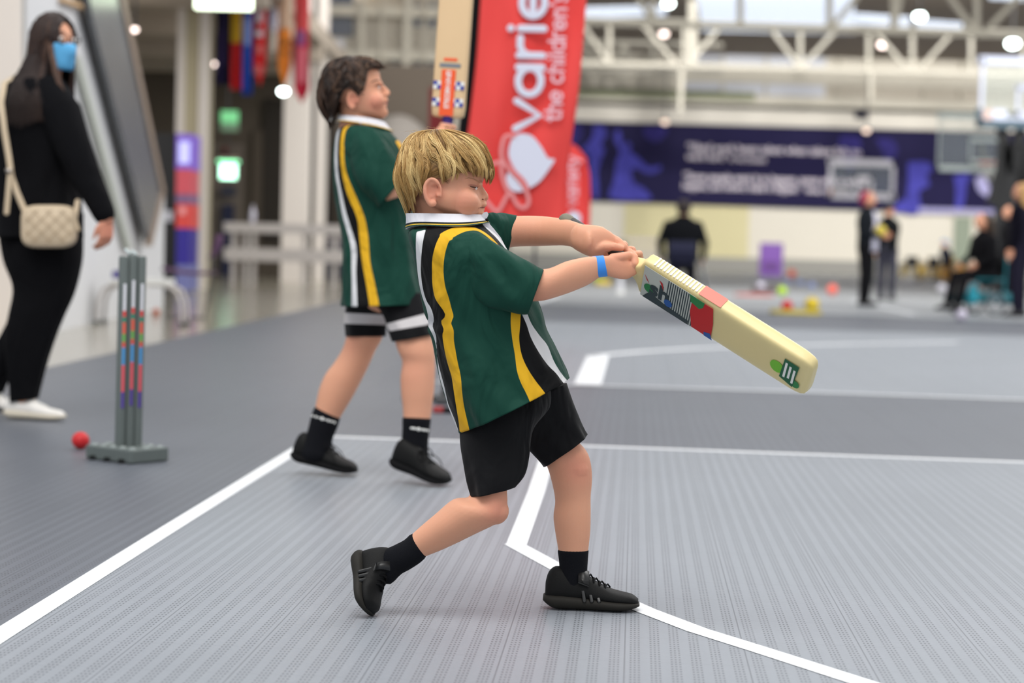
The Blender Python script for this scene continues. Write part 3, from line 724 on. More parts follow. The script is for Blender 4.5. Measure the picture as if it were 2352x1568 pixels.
# ------------------------------------------------------------------ his bat
YELW = mat('cream_bat_wood', (226, 208, 150), .42, .05, 8, .05, 80, spec=.45, coat=.15)
GRIP = mat('grey_rubber_grip', (72, 70, 68), .6, .08, 50, .2, 300)
bat = thing('cricket_bat', A1, 'cream junior cricket bat gripped by the blond boy, red and green stickers', 'bat')
al = math.radians(54)
nb = (wb*math.cos(al) - mbv*math.sin(al)).normalized(); eb = (wb*math.sin(al) + mbv*math.cos(al)).normalized()
Lg = (A1-A0).length; Lb = (T1-A1).length
q = MB(); q.tube([A0, A0+ub*.01, A0+ub*(Lg*.95)], [.0135, .0150, .0145], 20); hnd = q.build('handle', GRIP, bat)
q = MB(); q.tube([A0-ub*.004, A0+ub*.004], [.0158, .0158], 20); q.build('handle_cap', mat('pale_handle_end', (120, 116, 100), .6), hnd)
HW = .052
def bsec(s, hw, tf, tbk, e=3.5):
    """blade section: flat striking face at +nb, ridge on the other side"""
    c = np3(A1 + ub*s); V = []
    for a in np.arange(48)*2*math.pi/48:
        x = math.copysign(abs(math.cos(a))**(2/5.5), math.cos(a))*hw
        z = math.sin(a); z = math.copysign(abs(z)**(2/5.), z)
        zz = tf*z if z > 0 else z*(tf + (tbk-tf)*max(0, 1-abs(x)/hw)**.8)
        V.append(c + np3(eb)*x + np3(nb)*zz)
    return np.array(V)
secs = [(-.022,.0145,.0135,.0135),(-.004,.0175,.015,.015),(.010,.023,.0165,.018),(.0185,.034,.0175,.02),(.023,.046,.018,.021),(.027,.0505,.018,.022),(.04,HW,.018,.023),(.12,HW,.018,.028),(.24,HW,.0185,.032),(.33,HW,.0185,.030),(.40,HW,.018,.024),(Lb-.02,HW*.99,.017,.020),(Lb-.008,HW*.95,.016,.018),(Lb-.001,HW*.86,.0145,.0155),(Lb+.003,HW*.7,.011,.012),(Lb+.004,HW*.4,.006,.006)]
V, F = loft([bsec(*s) for s in secs]); blade = mobj('blade', V, F, YELW, bat)
q = MB(); q.tube([A1-ub*.030, A1-ub*.012, A1+ub*.006], [.0150, .0155, .0185], 20); q.build('handle_splice', YELW, bat)
def sticker(name, pts, m, lift=.0006, face=True):
    V = []
    for s, x in pts:
        if face: x = max(-.0455, min(.0455, x)); s = s-.022 if s > .36 else s
        V.append(np3(A1 + ub*s + (eb*x + nb*(.0186+lift) if face else nb*x + eb*(HW+lift))))
    q = MB(); q.poly(V, np3(nb if face else eb)*.0004); return q.build(name, m, blade, smooth=False)
RED = mat('red_print', (196, 30, 34), .4, .05); GRN = mat('green_print', (40, 128, 70), .4, .05); LIME = mat('lime_print', (112, 186, 50), .4, .05); BLU = mat('blue_print', (40, 90, 160), .4, .05); WHT = mat('white_print', (232, 232, 228), .4, .02); DRK = mat('dark_print', (48, 62, 66), .4, .05); PNK = mat('pink_print', (236, 128, 112), .4, .05)
sticker('sticker_grey', [(.030,-.050),(.030,.047),(.158,.047),(.165,.0),(.158,-.050)], mat('silver_print', (196, 200, 192), .4, .03))
for k in range(13):
    s = .090+k*.0055; sticker('sticker_dash', [(s,-.047),(s+.0024,-.047),(s+.0024,.044),(s,.044)], DRK, .0011)
sticker('sticker_red', [(.160,-.044),(.150,.0),(.152,.043),(.200,.044),(.207,.0),(.208,-.045)], RED, .0014)
sticker('sticker_green', [(.143,.050),(.148,.026),(.170,.020),(.178,.030),(.180,.050)], GRN, .0019)
sticker('sticker_blue', [(.192,-.051),(.190,-.036),(.205,-.030),(.212,-.051)], BLU, .0019)
def disc(s, x, r, n=14): return [(s+r*math.cos(2*math.pi*i/n), x+r*math.sin(2*math.pi*i/n)) for i in range(n)]
sticker('sticker_green', disc(.048, -.012, .012), GRN, .0016); sticker('sticker_red', [(.034,.022),(.047,.004),(.040,.010)], RED, .0021); sticker('sticker_red', [(.07,.030),(.083,.008),(.078,.026)], RED, .0021)
sticker('sticker_dark', [(.036,-.047),(.05,-.022),(.09,-.030),(.15,-.034),(.15,-.046)], DRK, .0014); sticker('sticker_blue', disc(.098, -.020, .010), BLU, .0021)
text('sticker_lettering', 'sh', .055, DRK, blade, np3(A1 + ub*.050 - eb*.022 + nb*.0205), np3(ub), np3(eb), .0003, .002)
sticker('sticker_lime', disc(.385, -.004, .016), LIME, .0009); sticker('sticker_green', [(.395,-.026),(.398,.032),(.432,.032),(.428,-.034)], mat('deep_green_print', (20, 92, 60), .4), .0013); sticker('sticker_green', disc(.432, -.022, .010), GRN, .0009)
for k, (a, b) in enumerate(((-.020, .024), (-.016, .020), (-.024, .016))):
    s = .402+k*.010; sticker('sticker_dash', [(s,a),(s+.005,a),(s+.005,b),(s,b)], WHT, .0018)
for k in range(14):
    s = .045+k*.008; sticker('edge_dash', [(s,-.012),(s+.004,-.012),(s+.004,.012),(s,.012)], WHT, .0006, False)
sticker('edge_print', [(.158,-.014),(.158,.014),(.212,.014),(.212,-.014)], PNK, .0006, False)
# ------------------------------------------------------------------ the older boy behind
YS = 6.38
def S(px, py, dy=0.0): return P(px, py, YS + dy)
b2 = thing('person', G(845, 1100), 'brown haired boy in green polo and black shorts holding a bat upright', 'person')
def c6(x, y): return (700 + x/4.1275, 100 + y/4.1275)
def c5(x, y): return (640 + x/3.336, 680 + y/3.336)
body = MB()
hd = [(141,792,842,.035),(149,776,858,.055),(162,764,870,.070),(180,758,874,.076),(194,758,877.5,.077),(204,762,876,.076),(214,768,879,.077),(226,776,884,.077),(238,785,886,.074),(250,795,888,.068),(262,805,887,.058),(272,815,882,.042)]
rs = []
for y, x0, x1, w in catmull(hd, 3):
    a, b = np3(S(x0, y)), np3(S(x1, y)); rs.append(ring((a+b)/2, (b-a)/2, (0, -w, 0), 48, 2.2, 0.12))
body.add(*loft(rs))
body.tube([S(874, 196), S(882, 205), S(889, 212)], [.0085, .0095, .0100], 12)
body.ball(S(889.5, 213.5), .0102, 14)
for s in (-1, 1):
    body.ball(S(887, 217, s*.010), .0072, 12); body.ball(S(862, 232, s*.045), .028, 18); body.ball(S(874, 191, s*.024), .010, 14, (.8, 2.1, .7))
body.ball(S(887, 231), .0085, 14, (.9, 2.2, .72)); body.ball(S(885, 240.5), .0085, 14, (.9, 2.0, .75)); body.ball(S(882, 257), .017, 16, (.8, 1.4, 1)); body.ball(S(884, 224), .010, 14, (.8, 1.6, 1.2))
ear(body, S(811, 230, -.076), .0275, (.97, -.2, 0), (0, -1, 0)); ear(body, S(811, 230, .076), .0275, (.97, .2, 0), (0, 1, 0))
body.tube([S(820, 240), S(822, 270), S(822, 310)], [.055, .055, .065], 20)
body.add(*plimb([(790,310,880,310,0,1.1),(780,380,925,380,0,.8),(785,450,935,450,0,.8),(800,560,945,560,0,.8),(812,630,940,630,0,.7),(830,680,930,678,0,.55)], YS))
# arms: both come up to the handle
for sg, dy in ((-1, -.13), (1, .12)):
    body.tube([S(850, 325, dy), S(872, 385, dy*1.15), S(900, 440, dy*1.1), S(930, 425, dy*.85), S(975, 370, dy*.5), S(1012, 312, dy*.25)], [.036, .036, .034, .034, .031, .026], 16)
hb0 = S(1027, 268, .0); hb1 = S(1016, 345, .0); uh = (hb0-hb1).normalized(); wh = (Vector((0, -1, 0)) - uh*Vector((0, -1, 0)).dot(uh)).normalized(); mh = uh.cross(wh).normalized()
if mh.x < 0: mh = -mh
for k in range(4):
    wrapfinger(body, hb1, uh, wh, mh, .020+.0185*k, .017, .0095, 185, -30, .003)
body.add(*plimb([(1000,335,1022,345,-.02,.9),(1002,318,1024,328,-.012,.8),(1004,302,1022,312,-.005,.6)], YS, m=3))
body.tube([S(1004, 308, .01), S(1010, 296, -.012), S(1022, 290, -.026)], [.011, .010, .0085], 10)
for k in range(4):
    wrapfinger(body, hb1, uh, wh, mh, -.058+.018*k, .017, .0095, 185, -30, .003)
# legs
body.add(*plimb([(812,715,870,725,.06,.7),(797,768,880,768,.076,.85),(787,800,862,806,.08,.95),(768,832,846,842,.08,.95),(748,858,830,874,.08,.95),(734,890,812,908,.08,.95),(727,920,796,935,.08,.95),(722,945,780,962,.08,.95),(714,975,770,990,.08,.95),(704,1010,758,1022,.08,.9)], YS))
body.add(*plimb([(915,720,970,715,-.06,.7),(907,775,990,768,-.076,.85),(914,805,998,805,-.08,.95),(924,830,999,835,-.08,.95),(920,865,999,865,-.08,.95),(921,900,997,900,-.08,.95),(925,935,992,935,-.08,.95),(926,965,988,967,-.08,.95),(925,1000,982,1000,-.08,.95),(922,1035,980,1042,-.08,.9)], YS))
Vb, Fb = remesh(body, .0036, 5)
ops = []
for s in (-1, 1): ops += [(S(868, 202, s*.062), .014, (-.003, -s*.005, 0)), (S(876, 236, s*.024), .006, (-.0025, -s*.001, 0))]
ops += [(S(892, 235.8), .005, (-.004, 0, 0)), (S(888, 247), .008, (-.004, 0, 0))]
Vb = sculpt(Vb, ops); bo2 = mobj('body', Vb, Fb, SKIN, b2)
attr(bo2, 'blush', -gauss(Vb, [(S(862, 236, -.07), .034, .8), (S(811, 230, -.09), .028, .8), (S(791, 780, .02), .05, .5), (S(945, 850, -.12), .07, .25)]))
attr(bo2, 'lip', -gauss(Vb, [(S(890, 233), .009, 1), (S(888, 241), .008, 1), (S(887, 237, -.012), .008, .9)]))
TB2 = bvh(Vb, Fb)
def on2(pts, lift=.0004): return [hit(TB2, x, y, lift) for x, y in pts]
for nm, pts, r, mm in (('eyelash', [(861,197),(865,195.5),(869,195),(873,196.5)], [.0006,.0016,.002,.001], LASH), ('eyebrow', [(853,189),(860,185),(868,184),(874,187)], [.001,.002,.002,.001], mat('brown_eyebrow', (110, 78, 58), .7))):
    q = MB(); q.tube(on2(pts), r, 8); q.build(nm, mm, bo2)
q = MB(); q.ball(on2([(869, 200)], -.005)[0], .0066, 14); e_ = q.build('eye', EYE, bo2)
q = MB(); q.ball(on2([(871, 200)], -.0005)[0], .0034, 12); q.build('iris', IRIS, e_)
q = MB(); q.tube(on2([(880,237.5),(884,236.5),(889,235.5)], 0), [.0008,.0016,.0014], 8); q.build('mouth_line', NOST, bo2)
q = MB(); q.tube(on2([(882.5,218.8),(885.5,218.3)], -.001), [.0016,.0016], 8); q.build('nostril', NOST, bo2)
BR = hair_mat('brown_wavy_hair', (28, 18, 13), (62, 43, 32), (112, 84, 64))
tabs = [(128,4,4,.002),(131,30,26,.024),(137,46,40,.044),(146,58,53,.062),(160,67,63,.078),(178,68,70,.088),(196,68,73,.093),(215,64,77,.094),(235,60,76,.092),(255,52,70,.087),(275,44,60,.080),(292,38,50,.070)]
yend = [(0,155),(30,157),(48,160),(57,172),(64,212),(78,222),(92,206),(104,212),(118,250),(135,272),(155,282),(180,286)]
make_hair(lambda x, y: S(x, y), 812, 128, tabs, yend, 5000, bo2, BR, K=16, seed=11, layer_r=(.95, 1.09), rad=(.0008, .0015), wave=.05, wfreq=10, swirl=1.6, tonec=.34, ppm=716., clusters=170, flick=.5, whorl=.5, und=.96)
# shirt
yb_l = [(778,268),(776,300),(768,350),(772,400),(776,440),(792,500),(806,540),(822,580),(822,620),(828,660),(838,710)]
yl = [(806,272),(785,298),(780,350),(785,400),(799,450),(820,500),(826,550),(832,600),(842,650),(850,700),(851,712)]
yr = [(824,272),(798,300),(790,350),(797,400),(818,450),(838,500),(847,550),(851,600),(862,650),(872,700),(873,712)]
wl2 = [(770,280),(768,300),(766,350),(768,400),(775,440),(784,490),(796,530),(806,570),(807,620),(808,660),(807,712)]
wr2 = [(780,280),(776,300),(773,350),(775,400),(783,440),(795,490),(808,530),(819,570),(818,620),(820,660),(823,712)]
fy2 = [(905,322),(914,338),(926,360)]; fy3 = [(912,318),(921,334),(934,356)]
def cm(l): return [tuple(p) for p in catmull(l, 3)]
tors = [(800,288,868,292,0,0,.075),(785,292,888,298,0,0,.095),(776,303,905,312,0,0,.118),(769,330,925,340,0,0,.135),(766,380,940,390,0,0,.145),(768,430,946,440,0,0,.142),(776,490,950,495,0,0,.138),(785,550,955,555,0,0,.14),(785,620,962,620,0,0,.145),(784,670,970,668,0,0,.15),(783,702,976,697,0,0,.153)]
def torso_mesh(tors, Bf, parent, m, name='shirt', amp0=.003, n=112, e=2.2, sub=6, wr=1.0):
    rs = []; R = catmull(tors, sub)
    for i, (lx, ly, rx, ry, dy, k, w) in enumerate(R):
        a, b = np3(Bf(lx, ly, dy)), np3(Bf(rx, ry, dy)); rr = ring((a+b)/2, (b-a)/2, (0, -w, 0), n, e); th = np.arange(n)*2*math.pi/n; t = i/(len(R)-1)
        wv = wr*(amp0 + amp0*1.5*t)*(np.sin(th*4+t*6) + .6*np.sin(th*7-t*13) + .5*np.sin(th*12+t*15))*(.3+.7*np.abs(np.sin(th)))
        nd = rr-rr.mean(0); nd /= np.linalg.norm(nd, axis=1)[:, None]; rs.append(rr+nd*wv[:, None])
    c = rs[-1].mean(0); rs.append(c+(rs[-1]-c)*.97); rs.append(rs[-6].mean(0) + (rs[-6]-rs[-6].mean(0))*.93)
    V, F = loft(rs); return mobj(name, V, F, m, parent), V
sh2, V2 = torso_mesh(tors, S, b2, POLO)
X_, Y_ = chart(V2, -.12, S)
attr(sh2, 's_yellow', sdmin([band(cm(yl), cm(yr)), band(cm(fy2), cm(fy3))]))
attr(sh2, 's_black', sdmin([band(cm(wr2), cm(yl))])); attr(sh2, 's_white', sdmin([band(cm(wl2), cm(wr2))]))
sleeve([(812,288,800,372,-.085,.8),(850,292,812,400,-.105,.85),(885,325,828,432,-.125,.85),(912,372,848,455,-.135,.9),(930,410,870,478,-.138,.9)], YS, SLV, sh2, seed=2, wr=.004)
sleeve([(830,300,815,380,.07,.8),(870,300,835,400,.10,.85),(905,335,850,430,.12,.85),(930,390,870,465,.13,.9)], YS, SLV, sh2, seed=5, wr=.004)
rs = []; vv = []
for i, (t, gr) in enumerate([(k/20, .012*(k/20)**1.5) for k in range(21)] + [(1.0, .006), (.4, -.003)]):
    a = np3(S(776 + 2*t, 268 + 20*t)); b = np3(S(886 + 11*t, 282 + 14*t)); c = (a+b)/2; A = (b-a)/2*(1+gr/.09)
    # front tips droop, crown of the collar rises at the side of the neck
    rr = ring(c, A, (0, -(.070+.022*t), 0), 80, 2.1); th = np.arange(80)*2*math.pi/80; rr[:, 2] += -.010*t*np.cos(th) + .006*np.abs(np.sin(th)); rs.append(rr); vv.append(np.full(80, t if i < 21 else .1))
Vc, Fc = loft(rs, False, False); cl2 = mobj('collar', Vc, Fc, COLLAR, sh2); vv = np.concatenate(vv)
attr(cl2, 'c_dark', np.abs(vv-2)*40); attr(cl2, 'c_yellow', (.86-vv)*40); attr(cl2, 'c_green', np.abs(vv-2)*40)
# shorts with a white band round each leg
SH2 = mat('banded_shorts_cloth', (11, 11, 14), .8, .1, 8, .08, 700, spec=.2, sheen=.05); layer(SH2, 's_band', (205, 200, 200), 0, .4)
def banded(o, pts):
    me = o.data; V = np.empty(len(me.vertices)*3); me.vertices.foreach_get('co', V); V = V.reshape(-1, 3)+np.array(org(o.parent)); px, py = topix(V)
    attr(o, 's_band', sdpoly(px, py, pts))
s2 = shorts_leg([(798,670,955,670,.03,.85),(795,700,930,702,.06,.7),(792,725,893,730,.075,.8),(792,748,888,750,.078,.85),(793,771,887,771,.078,.9)], YS, SH2, b2, 'shorts', 2)
banded(s2, [(700,714),(790,718),(887,723),(886,746),(793,743),(700,741)])
s3 = shorts_leg([(845,680,978,670,-.03,.85),(868,705,980,698,-.06,.75),(884,730,984,722,-.072,.8),(892,757,991,746,-.078,.85),(900,784,997,767,-.078,.9)], YS, SH2, s2, 'shorts_leg', 6)
banded(s3, [(885,744),(974,721),(1010,712),(1012,735),(978,746),(895,760)])
for rows, lx in (([(719,942,781,961,.08,.97),(713,962,775,982,.08,.97),(706,990,765,1006,.08,.96),(698,1015,762,1026,.08,.92),(690,1035,762,1045,.08,.9)], 0), ([(924,963,990,966,-.08,.97),(924,985,987,988,-.08,.97),(922,1010,984,1015,-.08,.96),(918,1035,984,1042,-.08,.92),(915,1055,985,1060,-.08,.9)], 1)):
    V, F = plimb(rows, YS, m=4); so = mobj('sock', V, F, SOCK, b2); tb = bvh(V, F); q = MB()
    for k in range(8):
        x = (719+7.0*k) if lx == 0 else (946+5.2*k); y = (955+2.1*k) if lx == 0 else (983+.8*k)
        h_ = hit(tb, x, y, .0012); 
        if h_: q.ball(h_, .0045 if k % 3 else .006, 8, (1, .3, 1 if k % 2 else .6))
    q.build('sock_lettering', WHT, so)
hh = S(668, 1052, .09); tt = G(812, 1101); tt = P(815, 1099, YS+.06); tt.z = .003
shoe(b2, P(668, 1056, YS+.10), Vector((P(818, 1100, YS+.06).x, YS+.06, .004)), (-.18, 0, 1), .092, .100, SHU, BLACK, strap=None, laces=(BLACK, True), sole_h=.028, label='black lace-up trainer with its heel lifted')
shoe(b2, P(900, 1068, YS-.07), Vector((P(1030, 1114, YS-.16).x, YS-.16, .004)), (-.30, 0, 1), .092, .100, SHU, BLACK, strap=None, laces=(BLACK, True), sole_h=.028, label='black lace-up trainer nearer the camera, heel lifted')
# the bat he holds upright
bt2 = thing('cricket_bat', hb1, 'pale wooden bat held upright, orange sticker with blue and white checks', 'bat')
WOOD = mat('willow_wood', (222, 190, 148), .5, .05, 6, .05, 60, spec=.35)
PUR = mat('purple_grip', (58, 42, 122), .6, .1, 30, .2, 300)
nf = (Vector((-.18, -1, -.02))).normalized(); uu = (S(1056, -150) - S(1027, 268)).normalized(); nf = (nf-uu*nf.dot(uu)).normalized(); ee = uu.cross(nf).normalized()
if ee.x < 0: ee = -ee
hb = S(1029, 270)
q = MB(); q.tube([hb-uu*.20, hb+uu*.01], [.0165, .0165], 20); q.tube([hb-uu*.002, hb+uu*.008], [.019, .019], 20); q.build('handle', PUR, bt2)
rs = []
for s, hw, tf, tbk in [(-.001,.030,.008,.01),(.001,.045,.015,.02),(.006,.051,.018,.024),(.03,.0535,.019,.03),(.25,.054,.020,.042),(.45,.054,.020,.045),(.52,.052,.018,.03),(.54,.045,.014,.02),(.545,.02,.006,.008)]:
    c = np3(hb+uu*s); V = []
    for a in np.arange(40)*2*math.pi/40:
        x = math.copysign(abs(math.cos(a))**(2/5.), math.cos(a))*hw; z = math.sin(a); z = math.copysign(abs(z)**.4, z); zz = tf*z if z > 0 else z*(tf+(tbk-tf)*(1-abs(x)/hw)); V.append(c+np3(ee)*x+np3(nf)*zz)
    rs.append(np.array(V))
V, F = loft(rs); bl2 = mobj('blade', V, F, WOOD, bt2)
ORNG = mat('orange_print', (240, 92, 44), .4, .04); NAVY = mat('blue_check_print', (46, 66, 158), .4, .04); GRY = mat('grey_print', (120, 126, 134), .4)
def stk2(name, x0, x1, s0, s1, m, lift=.0005):
    V = [np3(hb+uu*s+ee*x+nf*(.0203+lift)) for s, x in ((s0,x0),(s0,x1),(s1,x1),(s1,x0))]
    q = MB(); q.poly(V, np3(nf)*.0004); return q.build(name, m, bl2, smooth=False)
stk2('orange_sticker', -.026, .020, .004, .150, ORNG, .0012)
for r0 in (.034, .088):
    stk2('check_sticker', -.050, .050, r0, r0+.026, WHT, .0002)
    for i in range(8):
        for j in range(2):
            if (i+j) % 2: stk2('check_square', -.050+i*.0125, -.0375+i*.0125, r0+j*.013, r0+(j+1)*.013, NAVY, .0006)
stk2('orange_mark', -.022, .022, .178, .187, ORNG); stk2('grey_wordmark', -.034, .034, .158, .170, GRY)
text('sticker_lettering', 'GRAY-NICOLLS', .0215, WHT, bl2, np3(hb+uu*.147+ee*(-.010)+nf*.0222), -np3(uu), np3(ee), .0003, .0008, stretch=.80)

# ------------------------------------------------------------------ the woman on the left
YW = 8.2
def Wp(px, py, dy=0.0): return P(px, py, YW + dy)
wm = thing('person', G(60, 965), 'woman in black with a blue face mask and glasses walking past', 'person')
body = MB()
fd = Vector((.80, -.60, 0)); sdv = Vector((.60, .80, 0))   # the face looks to the right and a little towards the camera
hc = np3(Wp(124, 100))
ppm = FPX/YW
def H3(f, s, z): return hc + np3(fd)*f + np3(sdv)*s + np.array((0, 0, z))
rs = []
for z, b_, f_, w in catmull([(.113,-.035,.012,.028),(.105,-.058,.034,.048),(.088,-.078,.056,.063),(.055,-.090,.077,.072),(.02,-.092,.089,.074),(-.01,-.085,.086,.072),(-.04,-.072,.084,.068),(-.07,-.055,.083,.060),(-.09,-.035,.080,.050),(-.108,-.005,.070,.034)], 3):
    rs.append(ring(H3((b_+f_)/2, 0, z), np3(fd)*((f_-b_)/2), np3(sdv)*w, 36, 2.1, .12))
body.add(*loft(rs))
body.tube([H3(.083, 0, .015), H3(.096, 0, -.01), H3(.106, 0, -.028)], [.008, .010, .011], 12); body.ball(H3(.090, 0, -.06), .014, 12, (1, 1.4, .7)); body.ball(H3(.075, 0, -.095), .018, 12)
ear(body, H3(-.005, -.074, -.01), .03, fd, -sdv); ear(body, H3(-.005, .074, -.01), .03, fd, sdv)
body.tube([H3(-.02, 0, -.06), H3(-.035, 0, -.13), H3(-.045, 0, -.20)], [.056, .054, .07], 18)
body.add(*plimb([(40,200,150,200,0,.9),(10,280,175,270,0,.8),(5,360,185,350,0,.8),(5,440,180,430,0,.8),(0,520,180,520,0,.8)], YW))
# near arm hanging forward
body.tube([Wp(130, 230, -.12), Wp(165, 330, -.16), Wp(195, 400, -.17), Wp(228, 465, -.19), Wp(244, 500, -.20)], [.06, .052, .046, .036, .030], 16)
body.tube([Wp(60, 235, .16), Wp(40, 340, .20), Wp(30, 430, .18), Wp(60, 500, .12)], [.058, .05, .044, .034], 16)
hand(body, Wp(247, 502, -.20), (Wp(244, 556, -.20)-Wp(248, 502, -.20)), (.75, -.6, .2), .155, 30, thumb=1)
hand(body, Wp(60, 500, .12), (.2, -.1, -1), (.2, .8, 0), .15, 25)
for rows in ([(25,540,165,540,-.03,.7),(42,640,150,650,-.05,.75),(42,740,120,740,-.06,.8),(30,820,100,825,-.06,.85),(28,880,88,885,-.06,.95),(32,925,80,925,-.06,.95)], [(50,560,120,560,.08,.8),(55,660,105,665,.09,.85),(28,740,78,755,.09,.9),(-12,820,30,832,.10,.9),(-42,890,-10,892,.11,.9)]):
    body.add(*plimb(rows, YW))
Vb, Fb = remesh(body, .0055, 4); wb3 = mobj('body', Vb, Fb, SKIN, wm)
attr(wb3, 'blush', -gauss(Vb, [(Wp(250, 530, -.2), .07, .8)])); attr(wb3, 'lip', np.zeros(len(Vb)))
# face: glasses and mask
MASK = mat('blue_surgical_mask', (96, 176, 226), .8, .06, 40, .3, 60)
rs = []
for i, z in enumerate(np.linspace(-.005, -.103, 9)):
    rr = []
    t = i/8
    for a in np.linspace(-72, 72, 25):
        a_ = math.radians(a); f = (.096+.026*math.exp(-((z+.03)/.03)**2)*math.exp(-(a/26)**2) - .012*max(0, t-.75)*4)*math.cos(a_)**.75; s = .072*math.sin(a_)*(1-.22*t); rr.append(H3(f+.004*(i % 2), s, z - .010*math.cos(a_)*t))
    rs.append(np.array(rr))
Vm = np.concatenate(rs); Fm = [(i*25+j, i*25+j+1, (i+1)*25+j+1, (i+1)*25+j) for i in range(8) for j in range(24)]
mk = mobj('face_mask', Vm, Fm, MASK, wb3, label='light blue pleated face mask'); md = mk.modifiers.new('s', 'SOLIDIFY'); md.thickness = .002
for s in (-1, 1):
    q = MB(); q.tube([H3(.03, s*.070, -.02), H3(.01, s*.078, -.006), H3(-.008, s*.080, .01)], .0012, 6); q.tube([H3(.03, s*.062, -.085), H3(.005, s*.074, -.05), H3(-.008, s*.080, -.03)], .0012, 6); q.build('ear_loop', WHT, mk)
GLF = mat('dark_glasses_frame', (45, 32, 32), .4)
q = MB()
for s in (-1, 1):
    pts = [H3(.100-.010*abs(math.cos(math.radians(a))*.5+.5*s*1)**2, s*.033+.026*math.cos(math.radians(a)), .012+.019*math.sin(math.radians(a))) for a in range(0, 361, 24)]
    q.tube(pts, .0024, 6, caps=False); q.tube([H3(.094, s*.058, .018), H3(.04, s*.078, .015), H3(-.01, s*.080, .012)], .0024, 6)
q.tube([H3(.104, -.008, .016), H3(.104, .008, .016)], .0022, 6)
q.build('glasses', GLF, wb3)
for s in (-1, 1):
    q = MB(); q.ball(H3(.079, s*.032, .012), .0125, 12); e_ = q.build('eye', EYE, wb3); q = MB(); q.ball(H3(.0885, s*.034, .011), .0055, 10); q.build('iris', IRIS, e_)
    q = MB(); q.tube([H3(.083, s*.015, .038), H3(.084, s*.032, .043), H3(.074, s*.05, .038)], [.002, .003, .0015], 6); q.build('eyebrow', GLF, wb3)
# long hair
DKH = hair_mat('dark_long_hair', (30, 22, 20), (56, 40, 35), (134, 96, 72))
rng = np.random.default_rng(5); pths = []; tn = []
for i in range(2600):
    th = rng.uniform(26, 334); a = math.radians(th); lay = rng.random()**.6
    front = 1 if (th < 75 or th > 285) else 0
    ln = (.36 if front else .50)*(.8+.3*rng.random()); s_side = -math.sin(a)
    p = []
    for t in np.linspace(0, 1, 15):
        if t < .35:
            k = t/.35; ps = k*math.pi/2; R = (.098+.012*lay); f = math.cos(a)*R*math.sin(ps)*.95; sd = s_side*R*.86*math.sin(ps); z = .122*math.cos(ps)+.008*lay
        else:
            k = (t-.35)/.65; spread = 1+.5*k*(1-front*.3); f = math.cos(a)*.105*.95*(1-.15*k) - .05*k - .02*k*k; sd = s_side*(.098+.012*lay)*.86*spread; z = -ln*k
            if front: f = max(f, .02-.02*k); sd *= (.95+.12*k)
        p.append(H3(f-.008, sd, z) + rng.normal(0, .0012, 3))
    pths.append(p); tn.append(np.clip(.22+.25*rng.random()+(.25 if rng.random() > .75 else 0), 0, 1))
th, kk = np.meshgrid(np.radians(np.linspace(60, 300, 30)), np.arange(14))
g = []
for k in range(14):
    row = []
    for a in np.radians(np.linspace(40, 320, 30)):
        if k < 6: ps = k/5*math.pi/2; R = .092; row.append(H3(math.cos(a)*R*math.sin(ps)*.95-.008, -math.sin(a)*R*.86*math.sin(ps), .121*math.cos(ps)))
        else: q_ = (k-5)/8; row.append(H3(math.cos(a)*.095*(1-.15*q_)-.05*q_-.008, -math.sin(a)*.092*.86*(1+.4*q_), -.40*q_))
    g.append(np.array(row))
Vc = np.concatenate(g); Fc = [(i*30+j, i*30+j+1, (i+1)*30+j+1, (i+1)*30+j) for i in range(13) for j in range(29)]
for i in range(700):
    sg_ = rng.choice((-1, 1)); th0 = rng.uniform(0, 30); lay = rng.random()**.6; p = []
    for t in np.linspace(0, 1, 15):
        if t < .45:
            k = t/.45; ps = k*math.pi/2; a = math.radians(th0 + (72-th0)*k**2.8)*sg_; R = .098+.010*lay; p.append(H3(math.cos(a)*R*math.sin(ps)*.95-.004, -math.sin(a)*R*.86*math.sin(ps), .122*math.cos(ps)+.006*lay) + rng.normal(0, .001, 3))
        else:
            k = (t-.45)/.55; a = math.radians(72+10*k)*sg_; p.append(H3(math.cos(a)*.1-.006-.01*k, -math.sin(a)*(.094+.01*lay)*(1+.15*k)*.9, -.22*k) + rng.normal(0, .001, 3))
    pths.append(p); tn.append(np.clip(.18+.3*rng.random(), 0, 1))
for i in range(1500):
    u = rng.random(); v = rng.random()
    x0, y0 = 66+46*u, 120+20*v; x1, y1 = 34+62*u, 178+12*v; x2, y2 = 10+88*u+rng.normal()*3, 238+60*rng.random()*(1-.5*abs(u-.4))
    p0 = np3(Wp(x0, y0, -.02-.06*(1-abs(u-.5)))); p1 = np3(Wp(x1, y1, -.135-.02*v)); p2 = np3(Wp(x2, y2, -.192-.012*v))
    L_ = []
    for t in np.linspace(0, 1, 15): L_.append((1-t)**2*p0 + 2*t*(1-t)*(p1+np.array((0, -.02, .01))) + t*t*p2 + rng.normal(0, .001, 3))
    pths.append(L_); tn.append(np.clip(.12+.55*u*rng.random()+.1*rng.random(), 0, 1))
for i in range(220):
    u = rng.random(); p0 = np3(Wp(112+8*u, 100, -.09)); p1 = np3(Wp(116+14*u, 160, -.13)); p2 = np3(Wp(140+10*u, 212, -.165))
    pths.append([(1-t)**2*p0 + 2*t*(1-t)*p1 + t*t*p2 + rng.normal(0, .0008, 3) for t in np.linspace(0, 1, 15)]); tn.append(.45+.4*rng.random())
_g = []
for k in range(9):
    row = []
    for a in np.radians(np.linspace(-80, 80, 25)):
        hl = 46 + 48*(abs(math.degrees(a))/80)**1.5; ps = math.radians(hl*k/8); R = .103; row.append(H3(math.cos(a)*R*math.sin(ps)*.95-.006, -math.sin(a)*R*.84*math.sin(ps), .124*math.cos(ps)))
    _g.append(np.array(row))
